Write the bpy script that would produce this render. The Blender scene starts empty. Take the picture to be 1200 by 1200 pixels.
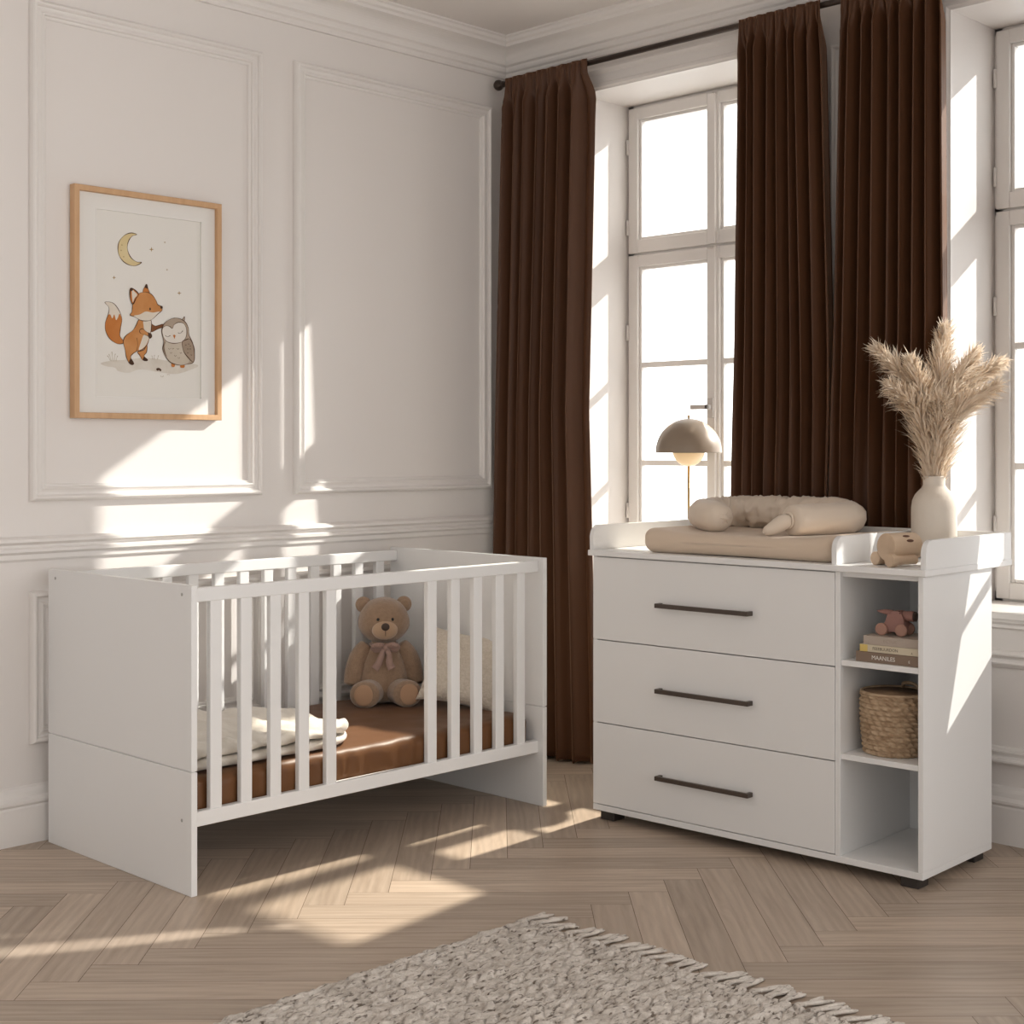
import bpy, bmesh, math, random
from mathutils import Vector, Matrix, noise
random.seed(7)
PI = math.pi
scene = bpy.context.scene
COL = scene.collection

# ------------------------------------------------------------------ camera
cd = bpy.data.cameras.new('camera'); cam = bpy.data.objects.new('camera', cd); COL.objects.link(cam)
YAW = math.radians(44.408)
cam.location = (-4.189, -4.1384, 1.2)
cam.rotation_euler = (PI/2, 0, YAW - PI/2)
cd.sensor_width = 36.0
cd.lens = 36.0*1695.34/1200.0
cd.shift_y = -(600-524.95)/1200.0
cd.clip_start = 0.05
scene.camera = cam

# ------------------------------------------------------------------ light
SKY_FRONT, SKY_BACK, SKY_SIDE, SUN = 3.2, 0.50, 1.12, 6.3
world = bpy.data.worlds.new('sky'); scene.world = world; world.use_nodes = True
wn = world.node_tree.nodes; wl = world.node_tree.links; wn.clear()
wtc = wn.new('ShaderNodeTexCoord'); wsx = wn.new('ShaderNodeSeparateXYZ')
wmr = wn.new('ShaderNodeMapRange'); wmix = wn.new('ShaderNodeMix'); wmix.data_type = 'RGBA'
wbg = wn.new('ShaderNodeBackground'); wout = wn.new('ShaderNodeOutputWorld')
wl.new(wtc.outputs['Generated'], wsx.inputs[0]); wl.new(wsx.outputs['X'], wmr.inputs['Value'])
wmr.inputs['From Min'].default_value = -0.15; wmr.inputs['From Max'].default_value = 0.15
wl.new(wmr.outputs['Result'], wmix.inputs['Factor'])
wmr2 = wn.new('ShaderNodeMapRange'); wl.new(wsx.outputs['Y'], wmr2.inputs['Value'])
wmr2.inputs['From Min'].default_value = -1.0; wmr2.inputs['From Max'].default_value = 0.1
wmr2.inputs['To Min'].default_value = SKY_SIDE; wmr2.inputs['To Max'].default_value = SKY_BACK
wsc = wn.new('ShaderNodeVectorMath'); wsc.operation = 'SCALE'; wsc.inputs[0].default_value = (1, .978, .958)
wl.new(wmr2.outputs['Result'], wsc.inputs['Scale']); wl.new(wsc.outputs[0], wmix.inputs['A'])
wmix.inputs['B'].default_value = (SKY_FRONT, SKY_FRONT*.985, SKY_FRONT*.97, 1)
wl.new(wmix.outputs['Result'], wbg.inputs['Color']); wbg.inputs['Strength'].default_value = 1.0
wl.new(wbg.outputs[0], wout.inputs[0])

sd = bpy.data.lights.new('sun', 'SUN'); sun = bpy.data.objects.new('sun', sd); COL.objects.link(sun)
sd.energy = SUN; sd.angle = math.radians(0.7); sd.color = (1.0, 0.945, 0.87)
SUN_DIR = Vector((-1.0, 0.56, -0.65)).normalized()
sun.rotation_euler = (-SUN_DIR).to_track_quat('Z', 'Y').to_euler()
sun.location = (4, -2, 4)

# added spot with no real source, throwing a floor patch through the first window
rd = bpy.data.lights.new('added_floor_spot', 'SPOT'); rs = bpy.data.objects.new('added_floor_spot', rd); COL.objects.link(rs)
R_TO = Vector((.28, -.84, 1.64)); R_DIR = Vector((-1.0, -.05, -1.24)).normalized()
rs.location = R_TO-R_DIR*9.0; rs.rotation_euler = (-R_DIR).to_track_quat('Z', 'Y').to_euler()
rd.energy = 26000; rd.spot_size = math.radians(13); rd.spot_blend = .15; rd.shadow_soft_size = .10; rd.color = (1.0, .90, .76)

vs = scene.view_settings
vs.view_transform = 'Standard'; vs.look = 'None'; vs.gamma = 1.0; vs.use_curve_mapping = False
vs.exposure = 0.10

# ------------------------------------------------------------------ materials
def mat(name, col, rough=.5, bump=None, var=None, spec=.5, sheen=0, metal=0, coat=0, trans=0, vscale=None):
    """principled; bump=(scale, strength, detail, distance); var=(colour2, scale)"""
    m = bpy.data.materials.new(name); m.use_nodes = True
    n = m.node_tree.nodes; l = m.node_tree.links; b = n['Principled BSDF']
    b.inputs['Base Color'].default_value = (*col, 1); b.inputs['Roughness'].default_value = rough
    b.inputs['Specular IOR Level'].default_value = spec; b.inputs['Metallic'].default_value = metal
    b.inputs['Sheen Weight'].default_value = sheen; b.inputs['Coat Weight'].default_value = coat
    tc = n.new('ShaderNodeTexCoord'); mp = n.new('ShaderNodeMapping'); l.new(tc.outputs['Object'], mp.inputs[0])
    if vscale: mp.inputs['Scale'].default_value = vscale
    if var:
        t = n.new('ShaderNodeTexNoise'); t.inputs['Scale'].default_value = var[1]; t.inputs['Detail'].default_value = 5
        l.new(mp.outputs[0], t.inputs['Vector'])
        r = n.new('ShaderNodeValToRGB'); r.color_ramp.elements[0].position = .3; r.color_ramp.elements[1].position = .7
        r.color_ramp.elements[0].color = (*col, 1); r.color_ramp.elements[1].color = (*var[0], 1)
        l.new(t.outputs['Fac'], r.inputs[0]); l.new(r.outputs[0], b.inputs['Base Color'])
    if bump:
        t = n.new('ShaderNodeTexNoise'); t.inputs['Scale'].default_value = bump[0]; t.inputs['Detail'].default_value = bump[2]
        l.new(mp.outputs[0], t.inputs['Vector'])
        bp = n.new('ShaderNodeBump'); bp.inputs['Strength'].default_value = bump[1]; bp.inputs['Distance'].default_value = bump[3]
        l.new(t.outputs['Fac'], bp.inputs['Height']); l.new(bp.outputs[0], b.inputs['Normal'])
    if trans:
        tr = n.new('ShaderNodeBsdfTranslucent'); tr.inputs['Color'].default_value = (*col, 1)
        mx = n.new('ShaderNodeMixShader'); mx.inputs[0].default_value = trans
        l.new(b.outputs[0], mx.inputs[1]); l.new(tr.outputs[0], mx.inputs[2]); l.new(mx.outputs[0], n['Material Output'].inputs[0])
    return m

M_wall = mat('painted_plaster', (.785, .745, .715), .55, bump=(60, .05, 3, .002))
M_trim = mat('painted_moulding', (.80, .765, .735), .42)
M_ceil = mat('ceiling_paint', (.77, .73, .70), .7)
M_frame = mat('window_paint', (.80, .77, .74), .35)
M_lac = mat('white_lacquer', (.83, .825, .815), .38, bump=(3, .02, 1, .002))
M_groove = mat('groove_shadow_gap', (.10, .09, .085), .8)
M_cap = mat('screw_cap', (.45, .44, .42), .5)
M_bronze = mat('dark_bronze', (.085, .064, .052), .38, metal=.35)
M_foot = mat('dark_foot', (.035, .028, .024), .5)
M_rod = mat('dark_rod', (.06, .042, .033), .4, metal=.5)
M_curtain = mat('brown_velvet', (.090, .036, .0145), .52, bump=(90, .10, 4, .002), sheen=.42, spec=.4, trans=.03)
_b = M_curtain.node_tree.nodes['Principled BSDF']; _b.inputs['Sheen Tint'].default_value = (.82, .44, .24, 1); _b.inputs['Sheen Roughness'].default_value = .35
M_sheet = mat('brown_satin_sheet', (.14, .058, .019), .45, bump=(14, .25, 3, .006), sheen=.05, spec=.3, vscale=(1, .6, 1))
M_quilt = mat('cream_quilt', (.80, .75, .67), .8, bump=(28, .7, 4, .008), sheen=.2)
M_boucle = mat('cream_boucle', (.66, .58, .47), .95, bump=(150, .9, 3, .006), sheen=.3, var=((.78, .70, .60), 120))
M_fur = mat('beige_plush', (.30, .195, .125), .95, bump=(260, .8, 4, .004), sheen=.5, var=((.37, .245, .16), 90))
M_furlight = mat('light_plush', (.50, .335, .215), .95, bump=(260, .7, 4, .003), sheen=.5)
M_pad = mat('paw_pad_cloth', (.46, .28, .17), .9, bump=(300, .4, 2, .001), sheen=.3)
M_nose = mat('nose_stitch', (.06, .035, .025), .6)
M_eye = mat('black_bead', (.008, .006, .005), .15)
M_bow = mat('dusty_pink_ribbon', (.37, .235, .19), .6, bump=(200, .2, 2, .001), sheen=.4)
M_matt = mat('beige_cotton', (.66, .53, .41), .85, bump=(22, .25, 3, .006), sheen=.2)
M_snake = mat('beige_muslin', (.72, .61, .50), .85, bump=(45, .25, 4, .004), sheen=.25)
M_wood = mat('pale_beech', (.55, .40, .275), .55, bump=(40, .1, 4, .001), var=((.63, .47, .33), 14), vscale=(.3, 2, 2))
M_slot = mat('slot_dark', (.10, .035, .015), .7)
M_vase = mat('cream_stoneware', (.66, .585, .50), .75, bump=(70, .25, 5, .003), var=((.70, .63, .55), 7))
M_pampas = mat('pampas_fluff', (.86, .74, .60), .9, var=((.92, .83, .71), 18), trans=.42)
M_stem = mat('dried_stem', (.60, .42, .22), .7)
M_shade = mat('taupe_gloss_metal', (.26, .20, .148), .35, coat=.15)
M_brass = mat('brushed_brass', (.62, .44, .22), .32, metal=.9)
M_pinktoy = mat('pink_painted_wood', (.34, .175, .145), .6, bump=(60, .1, 3, .001))
M_pinkwheel = mat('pink_wheel', (.40, .22, .165), .6)
M_rope = mat('seagrass', (.33, .215, .125), .8, bump=(120, .5, 4, .003), var=((.58, .43, .285), 40), vscale=(1, 1, 2.5))
M_basketin = mat('seagrass_inside', (.30, .19, .11), .85, bump=(90, .5, 4, .003))
M_book1 = mat('brown_book_cover', (.23, .16, .115), .6)
M_book2 = mat('cream_book_cover', (.64, .56, .42), .6)
M_book2y = mat('yellow_spine_end', (.70, .52, .16), .6)
M_book3 = mat('greige_book_cover', (.45, .375, .315), .7)
M_page = mat('book_pages', (.74, .68, .58), .9)
M_white = mat('white_print', (.85, .82, .76), .7)
M_ink = mat('dark_print', (.09, .07, .05), .7)
M_faint = mat('faint_print', (.38, .31, .255), .7)
M_oak = mat('light_oak_frame', (.56, .335, .175), .5, bump=(60, .1, 4, .001), var=((.64, .40, .22), 9), vscale=(6, 1, 1))
M_mount = mat('picture_mount_card', (.80, .78, .745), .9)
M_paper = mat('art_paper', (.79, .765, .72), .9)
M_bevel = mat('mount_bevel', (.86, .84, .81), .9)
M_chrome = mat('white_metal_handle', (.62, .58, .55), .3, metal=.4)

def glass_mat():
    m = bpy.data.materials.new('window_glass'); m.use_nodes = True
    n = m.node_tree.nodes; l = m.node_tree.links; n.remove(n['Principled BSDF'])
    t = n.new('ShaderNodeBsdfTransparent'); t.inputs[0].default_value = (.96, .97, .97, 1)
    g = n.new('ShaderNodeBsdfGlossy'); g.inputs['Roughness'].default_value = .02
    f = n.new('ShaderNodeFresnel'); f.inputs[0].default_value = 1.45
    mu = n.new('ShaderNodeMath'); mu.operation = 'MULTIPLY'; mu.inputs[1].default_value = .6
    x = n.new('ShaderNodeMixShader'); l.new(f.outputs[0], mu.inputs[0]); l.new(mu.outputs[0], x.inputs[0]); l.new(t.outputs[0], x.inputs[1]); l.new(g.outputs[0], x.inputs[2])
    l.new(x.outputs[0], n['Material Output'].inputs[0]); return m
M_glass = glass_mat()

def opal_mat():
    m = mat('opal_lit', (.62, .50, .36), .35)
    b = m.node_tree.nodes['Principled BSDF']; b.inputs['Emission Color'].default_value = (1, .62, .25, 1); b.inputs['Emission Strength'].default_value = .35
    return m
M_opal = opal_mat()

def floor_mat():
    m = bpy.data.materials.new('oak_herringbone'); m.use_nodes = True
    n = m.node_tree.nodes; l = m.node_tree.links; b = n['Principled BSDF']
    uv = n.new('ShaderNodeUVMap'); uv.uv_map = 'plank'
    at = n.new('ShaderNodeAttribute'); at.attribute_name = 'rnd'
    mp = n.new('ShaderNodeMapping'); mp.inputs['Scale'].default_value = (1.4, 16, 1); l.new(uv.outputs[0], mp.inputs[0])
    t = n.new('ShaderNodeTexNoise'); t.inputs['Scale'].default_value = 2.0; t.inputs['Detail'].default_value = 8; t.inputs['Roughness'].default_value = .62; t.inputs['Distortion'].default_value = .9
    l.new(mp.outputs[0], t.inputs['Vector'])
    mp2 = n.new('ShaderNodeMapping'); mp2.inputs['Scale'].default_value = (.8, 5, 1); l.new(uv.outputs[0], mp2.inputs[0])
    w = n.new('ShaderNodeTexWave'); w.bands_direction = 'Y'; w.inputs['Scale'].default_value = 2.4; w.inputs['Distortion'].default_value = 7; w.inputs['Detail'].default_value = 3; w.inputs['Detail Scale'].default_value = 1.2
    l.new(mp2.outputs[0], w.inputs['Vector'])
    r = n.new('ShaderNodeValToRGB'); e = r.color_ramp.elements
    e[0].position = .28; e[0].color = (.395, .310, .240, 1); e[1].position = .72; e[1].color = (.525, .430, .345, 1)
    l.new(t.outputs['Fac'], r.inputs[0])
    mx = n.new('ShaderNodeMix'); mx.data_type = 'RGBA'; mx.blend_type = 'MULTIPLY'; mx.inputs['Factor'].default_value = .24
    r2 = n.new('ShaderNodeValToRGB'); r2.color_ramp.elements[0].color = (.62, .58, .54, 1); r2.color_ramp.elements[1].color = (1.05, 1.03, 1.0, 1)
    l.new(w.outputs['Fac'], r2.inputs[0]); l.new(r.outputs[0], mx.inputs['A']); l.new(r2.outputs[0], mx.inputs['B'])
    hs = n.new('ShaderNodeHueSaturation'); mr = n.new('ShaderNodeMapRange'); mr.inputs['To Min'].default_value = .86; mr.inputs['To Max'].default_value = 1.14
    l.new(at.outputs['Fac'], mr.inputs['Value']); l.new(mr.outputs[0], hs.inputs['Value']); l.new(mx.outputs['Result'], hs.inputs['Color'])
    l.new(hs.outputs[0], b.inputs['Base Color'])
    b.inputs['Roughness'].default_value = .42; b.inputs['Specular IOR Level'].default_value = .35
    bp = n.new('ShaderNodeBump'); bp.inputs['Strength'].default_value = .12; bp.inputs['Distance'].default_value = .002
    l.new(t.outputs['Fac'], bp.inputs['Height']); l.new(bp.outputs[0], b.inputs['Normal'])
    return m
M_floor = floor_mat()
M_gap = mat('floor_joint', (.13, .085, .055), .8)

def rug_mat():
    m = bpy.data.materials.new('wool_weave'); m.use_nodes = True
    n = m.node_tree.nodes; l = m.node_tree.links; b = n['Principled BSDF']
    tc = n.new('ShaderNodeTexCoord')
    t = n.new('ShaderNodeTexNoise'); t.inputs['Scale'].default_value = 26; t.inputs['Detail'].default_value = 6; t.inputs['Roughness'].default_value = .7
    l.new(tc.outputs['Object'], t.inputs['Vector'])
    r = n.new('ShaderNodeValToRGB'); e = r.color_ramp.elements
    e[0].position = .30; e[0].color = (.42, .365, .31, 1); e[1].position = .62; e[1].color = (.71, .65, .585, 1)
    l.new(t.outputs['Fac'], r.inputs[0]); l.new(r.outputs[0], b.inputs['Base Color'])
    b.inputs['Roughness'].default_value = .95; b.inputs['Specular IOR Level'].default_value = .1; b.inputs['Sheen Weight'].default_value = .2
    # darker twisted yarns flecked through the wool
    mp = n.new('ShaderNodeMapping'); mp.inputs['Scale'].default_value = (34, 130, 60); mp.inputs['Rotation'].default_value = (0, 0, .5); l.new(tc.outputs['Object'], mp.inputs[0])
    t3 = n.new('ShaderNodeTexNoise'); t3.inputs['Scale'].default_value = 1; t3.inputs['Detail'].default_value = 2; l.new(mp.outputs[0], t3.inputs['Vector'])
    r3 = n.new('ShaderNodeValToRGB'); r3.color_ramp.elements[0].position = .33; r3.color_ramp.elements[0].color = (1, 1, 1, 1); r3.color_ramp.elements[1].position = .43; r3.color_ramp.elements[1].color = (0, 0, 0, 1); l.new(t3.outputs['Fac'], r3.inputs[0])
    mx = n.new('ShaderNodeMix'); mx.data_type = 'RGBA'; mx.inputs['B'].default_value = (.17, .135, .105, 1); l.new(r3.outputs[0], mx.inputs['Factor']); l.new(r.outputs[0], mx.inputs['A']); l.new(mx.outputs['Result'], b.inputs['Base Color'])
    t2 = n.new('ShaderNodeTexNoise'); t2.inputs['Scale'].default_value = 320; t2.inputs['Detail'].default_value = 3; l.new(tc.outputs['Object'], t2.inputs['Vector'])
    bp = n.new('ShaderNodeBump'); bp.inputs['Strength'].default_value = .7; bp.inputs['Distance'].default_value = .004
    l.new(t2.outputs['Fac'], bp.inputs['Height']); l.new(bp.outputs[0], b.inputs['Normal'])
    return m
M_rug = rug_mat()

# ------------------------------------------------------------------ mesh helpers
def link(name, me, m=None, parent=None, smooth=False):
    o = bpy.data.objects.new(name, me); COL.objects.link(o)
    if m is not None: me.materials.append(m)
    if parent is not None: o.parent = parent
    if smooth:
        for p in me.polygons: p.use_smooth = True
    return o
def from_bm(name, bm, m=None, parent=None, smooth=False):
    bmesh.ops.recalc_face_normals(bm, faces=bm.faces[:])
    me = bpy.data.meshes.new(name); bm.to_mesh(me); bm.free()
    return link(name, me, m, parent, smooth)
def empty(name, label, cat, loc=(0, 0, 0), rz=0, group=None):
    o = bpy.data.objects.new(name, None); COL.objects.link(o)
    o.location = loc; o.rotation_euler = (0, 0, rz); o.empty_display_size = .05
    o['label'] = label; o['category'] = cat
    if group: o['group'] = group
    return o
def tag(o, label, cat, group=None):
    o['label'] = label; o['category'] = cat
    if group: o['group'] = group
    return o
def struct(o):
    o['kind'] = 'structure'; return o
def bm_box(bm, x0, x1, y0, y1, z0, z1, bev=0, seg=2):
    r = bmesh.ops.create_cube(bm, size=1.0)
    for v in r['verts']:
        v.co = Vector((x0+(v.co.x+.5)*(x1-x0), y0+(v.co.y+.5)*(y1-y0), z0+(v.co.z+.5)*(z1-z0)))
    if bev > 0:
        es = list({e for v in r['verts'] for e in v.link_edges})
        bmesh.ops.bevel(bm, geom=es, offset=bev, segments=seg, profile=.5, affect='EDGES')
def box(name, x0, x1, y0, y1, z0, z1, m, parent=None, bev=.0015, seg=2):
    bm = bmesh.new(); bm_box(bm, x0, x1, y0, y1, z0, z1, bev, seg)
    return from_bm(name, bm, m, parent)
def boxes(name, lst, m, parent=None, bev=0):
    bm = bmesh.new()
    for b in lst: bm_box(bm, *b, bev=bev)
    return from_bm(name, bm, m, parent)
def bm_lathe(bm, prof, n=48, center=(0, 0, 0), axis='Z'):
    rings = []
    c = Vector(center)
    for r, z in prof:
        ring = []
        for i in range(n):
            a = 2*PI*i/n
            p = Vector((r*math.cos(a), r*math.sin(a), z))
            if axis == 'X': p = Vector((p.z, p.x, p.y))
            elif axis == 'Y': p = Vector((p.y, p.z, p.x))
            ring.append(bm.verts.new(c+p))
        rings.append(ring)
    for a, b in zip(rings, rings[1:]):
        for i in range(n):
            bm.faces.new((a[i], a[(i+1) % n], b[(i+1) % n], b[i]))
    for ring, (r, z) in ((rings[0], prof[0]), (rings[-1], prof[-1])):
        if r > 1e-5: bm.faces.new(ring)
    bmesh.ops.remove_doubles(bm, verts=[v for rg in (rings[0], rings[-1]) for v in rg], dist=1e-6)
def lathe(name, prof, m, parent=None, n=48, center=(0, 0, 0), axis='Z', sharp=False):
    bm = bmesh.new(); bm_lathe(bm, prof, n, center, axis)
    o = from_bm(name, bm, m, parent, smooth=True)
    if sharp: autosmooth(o)
    return o
def autosmooth(o, ang=35):
    me = o.data
    for p in me.polygons: p.use_smooth = True
    bm = bmesh.new(); bm.from_mesh(me)
    for e in bm.edges:
        if len(e.link_faces) == 2 and e.calc_face_angle(0) > math.radians(ang): e.smooth = False
    bm.to_mesh(me); bm.free()
def bm_tube(bm, pts, rad, n=10, caps=True):
    pts = [Vector(p) for p in pts]; rads = rad if isinstance(rad, (list, tuple)) else [rad]*len(pts)
    up = Vector((0, 0, 1)); rings = []; prev = None
    for i, p in enumerate(pts):
        t = (pts[min(i+1, len(pts)-1)]-pts[max(i-1, 0)]).normalized()
        if prev is None:
            a = t.orthogonal().normalized() if abs(t.dot(up)) > .95 else t.cross(up).normalized()
        else:
            a = (prev - t*prev.dot(t)).normalized()
        prev = a; b = t.cross(a)
        rings.append([bm.verts.new(p+(a*math.cos(2*PI*k/n)+b*math.sin(2*PI*k/n))*rads[i]) for k in range(n)])
    for a, b in zip(rings, rings[1:]):
        for i in range(n): bm.faces.new((a[i], a[(i+1) % n], b[(i+1) % n], b[i]))
    if caps: bm.faces.new(rings[0]); bm.faces.new(rings[-1])
def tube(name, pts, rad, m, parent=None, n=12):
    bm = bmesh.new(); bm_tube(bm, pts, rad, n); return from_bm(name, bm, m, parent, smooth=True)
def bm_ell(bm, c, r, rot=None, u=28, v=18, power=1.0, nz=0, nsc=8):
    res = bmesh.ops.create_uvsphere(bm, u_segments=u, v_segments=v, radius=1)
    R = rot or Matrix.Identity(3)
    for w in res['verts']:
        p = w.co.copy()
        if power != 1.0: p = Vector([math.copysign(abs(q)**power, q) for q in p])
        p = Vector((p.x*r[0], p.y*r[1], p.z*r[2]))
        if nz: p *= 1+nz*noise.noise(p*nsc+Vector(c)*3)
        w.co = Vector(c)+R @ p
def ell(name, c, r, m, parent=None, rot=None, **k):
    bm = bmesh.new(); bm_ell(bm, c, r, rot, **k); return from_bm(name, bm, m, parent, smooth=True)
def bm_sweep_rect(bm, prof, a0, a1, b0, b1, place):
    """moulding profile (w, out) swept round a rectangle with mitred corners; place(a,b,out)->xyz"""
    loops = []
    for w, o in prof:
        loops.append([bm.verts.new(place(a, b, o)) for a, b in ((a0+w, b0+w), (a1-w, b0+w), (a1-w, b1-w), (a0+w, b1-w))])
    for p, q in zip(loops, loops[1:]):
        for i in range(4): bm.faces.new((p[i], p[(i+1) % 4], q[(i+1) % 4], q[i]))
def bm_extr(bm, prof, p0, p1, place):
    """profile (u,v) swept straight from t=p0 to p1; place(t,u,v)"""
    A = [bm.verts.new(place(p0, u, v)) for u, v in prof]; B = [bm.verts.new(place(p1, u, v)) for u, v in prof]
    n = len(prof)
    for i in range(n): bm.faces.new((A[i], A[(i+1) % n], B[(i+1) % n], B[i]))
    bm.faces.new(A); bm.faces.new(B)
def catmull(pts, n=8, closed=True):
    P = [Vector(p) for p in pts]; out = []; N = len(P)
    rng = range(N) if closed else range(N-1)
    for i in rng:
        if closed: a, b, c, d = P[i-1], P[i], P[(i+1) % N], P[(i+2) % N]
        else: a, b, c, d = P[max(i-1, 0)], P[i], P[i+1], P[min(i+2, N-1)]
        for k in range(n):
            t = k/n
            out.append(.5*((2*b)+(c-a)*t+(2*a-5*b+4*c-d)*t*t+(3*b-a-3*c+d)*t**3))
    if not closed: out.append(P[-1])
    return out

# ------------------------------------------------------------------ room shell
def make_floor():
    W, N = .108, 7
    A = Vector((math.sin(PI/4), -math.cos(PI/4))); B = Vector((math.cos(PI/4), math.sin(PI/4)))
    org = Vector((-1.862, -1.091)) - B*W
    X0, X1, Y0, Y1 = -5.2, 0.0, -5.2, 0.0
    verts, faces, uvs, rnd, mats = [], [], [], [], []
    g = .0007
    rg = random.Random(3)
    def clip(poly):
        for ax, lim, sg in ((0, X0, 1), (0, X1, -1), (1, Y0, 1), (1, Y1, -1)):
            out = []
            for i in range(len(poly)):
                p, q = poly[i-1], poly[i]
                dp = (p[0][ax]-lim)*sg; dq = (q[0][ax]-lim)*sg
                if (dp < 0) != (dq < 0):
                    t = dp/(dp-dq); out.append((p[0].lerp(q[0], t), p[1].lerp(q[1], t)))
                if dq >= 0: out.append(q)
            poly = out
            if len(poly) < 3: return None
        return poly
    def plank(u0, u1, v0, v1, horiz):
        cs = [(u0*W+g, v0*W+g), (u1*W-g, v0*W+g), (u1*W-g, v1*W-g), (u0*W+g, v1*W-g)]
        off = Vector((rg.uniform(0, 60), rg.uniform(0, 60)))
        poly = []
        for u, v in cs:
            uv = Vector((u, v)) if horiz else Vector((v, u))
            uv = uv - (Vector((u0*W, v0*W)) if horiz else Vector((v0*W, u0*W))) + off
            poly.append((org+A*u+B*v, uv))
        poly = clip(poly)
        r = rg.random()
        if not poly: return
        base = len(verts)
        for p, uv in poly: verts.append((p.x, p.y, 0)); uvs.append(uv)
        faces.append(list(range(base, base+len(poly)))); rnd.append(r); mats.append(0)
    for j in range(-9, 10):
        for k in range(-60, 61):
            u, v = k+j*N, k-j*N
            if abs(u) > 60 or abs(v) > 60: continue
            plank(u, u+N, v, v+1, True)
            plank(u-1, u, v, v+N, False)
    b = len(verts)
    verts += [(X0, Y0, -.002), (X1, Y0, -.002), (X1, Y1, -.002), (X0, Y1, -.002), (X0, Y0, -.08), (X1, Y0, -.08), (X1, Y1, -.08), (X0, Y1, -.08)]
    uvs += [Vector((0, 0))]*8
    for f in ((0, 1, 2, 3), (7, 6, 5, 4), (0, 4, 5, 1), (1, 5, 6, 2), (2, 6, 7, 3), (3, 7, 4, 0)):
        faces.append([b+i for i in f]); rnd.append(.5); mats.append(1)
    me = bpy.data.meshes.new('floor'); me.from_pydata(verts, [], faces); me.update()
    ul = me.uv_layers.new(name='plank')
    for lp in me.loops: ul.data[lp.index].uv = uvs[lp.vertex_index]
    at = me.attributes.new('rnd', 'FLOAT', 'FACE')
    for i, r in enumerate(rnd): at.data[i].value = r
    o = link('floor', me, M_floor); me.materials.append(M_gap)
    for i, p in enumerate(me.polygons): p.material_index = mats[i]
    # make all planks face up
    for p in me.polygons:
        if mats[p.index] == 0 and p.normal.z < 0: p.flip()
    struct(o)
make_floor()

CEIL = 2.832
OT, OB = 2.565, .70                       # window opening top / bottom
WIN = [(-1.27, -.41), (-2.82, -1.96)]     # y ranges of the two openings
struct(box('wall_left', -5.2, .36, 0, .2, -.08, CEIL+.1, M_wall, bev=0))
struct(boxes('wall_right', [
    (0, .36, -.41, 0, -.08, CEIL+.1), (0, .36, -1.96, -1.27, -.08, CEIL+.1), (0, .36, -5.2, -2.82, -.08, CEIL+.1),
    (0, .36, -1.27, -.41, OT, CEIL+.1), (0, .36, -1.27, -.41, -.08, OB-.02), (0, .36, -2.82, -1.96, OT, CEIL+.1), (0, .36, -2.82, -1.96, -.08, OB-.02)], M_wall))
struct(box('ceiling', -5.2, 0, -5.2, 0, CEIL, CEIL+.1, M_ceil, bev=0))

# mouldings
PL = lambda a, b, o: (a, -o, b)            # left wall: a = x, b = z
PR = lambda a, b, o: (-o, a, b)            # window wall: a = y, b = z
PANEL = [(0, 0), (0, .012), (.004, .021), (.009, .026), (.014, .026), (.018, .021), (.0195, .014), (.026, .0125), (.033, .015), (.038, .0185), (.042, .0175), (.0445, .009), (.049, .008), (.053, .005), (.053, 0)]
_tn = [0]
def trim(bm, smooth=False):
    _tn[0] += 1
    o = from_bm('trim_%d' % _tn[0], bm, M_trim); return struct(o)
def panel(place, a0, a1, b0, b1):
    bm = bmesh.new(); bm_sweep_rect(bm, PANEL, a0, a1, b0, b1, place); return trim(bm)
for a0, a1 in ((-2.07, -1.215), (-1.074, -.097), (-3.07, -2.215), (-4.07, -3.215)):
    panel(PL, a0, a1, 1.037, 2.570); panel(PL, a0, a1, .297, .762)
panel(PR, -1.80, -1.53, 1.037, 2.54); panel(PR, -1.80, -1.53, .24, .586)
panel(PR, -2.80, -1.975, .24, .586); panel(PR, -1.255, -.425, .24, .586)
# chair rail on the left wall
RAIL = [(0, .930), (.012, .930), (.026, .922), (.028, .914), (.014, .905), (.014, .898), (.022, .893), (.022, .884), (.010, .876), (.010, .862), (.004, .855), (0, .855)]
bm = bmesh.new(); bm_extr(bm, RAIL, -5.2, 0, lambda t, u, v: (t, -u, v)); trim(bm)
for y0, y1 in ((-.40, 0),):
    bm = bmesh.new(); bm_extr(bm, RAIL, y0, y1, lambda t, u, v: (-u, t, v)); trim(bm)
# cornice
CORN = [(0, 2.695), (.014, 2.695), (.018, 2.703), (.018, 2.712), (.026, 2.718), (.030, 2.728), (.030, 2.736), (.040, 2.742), (.042, 2.750)]
for i in range(1, 8):
    a = i/8*PI/2; CORN.append((.042+.052*(1-math.cos(a)), 2.750+.044*math.sin(a)))
CORN += [(.096, 2.796), (.098, 2.806), (.108, 2.812), (.112, 2.822), (.122, 2.826), (.122, CEIL), (0, CEIL)]
bm = bmesh.new(); bm_extr(bm, CORN, -5.2, 0, lambda t, u, v: (t, -u, v)); trim(bm)
bm = bmesh.new(); bm_extr(bm, CORN, -5.2, 0, lambda t, u, v: (-u, t, v)); trim(bm)
# skirting boards
BASE = [(0, 0), (.022, 0), (.022, .110), (.020, .116), (.026, .124), (.026, .132), (.016, .142), (.013, .156), (.008, .168), (0, .174)]
bm = bmesh.new(); bm_extr(bm, BASE, -5.2, 0, lambda t, u, v: (t, -u, v)); o = from_bm('baseboard_left', bm, M_trim); struct(o)
bm = bmesh.new(); bm_extr(bm, BASE, -5.2, 0, lambda t, u, v: (-u, t, v)); o = from_bm('baseboard_right', bm, M_trim); struct(o)
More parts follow.
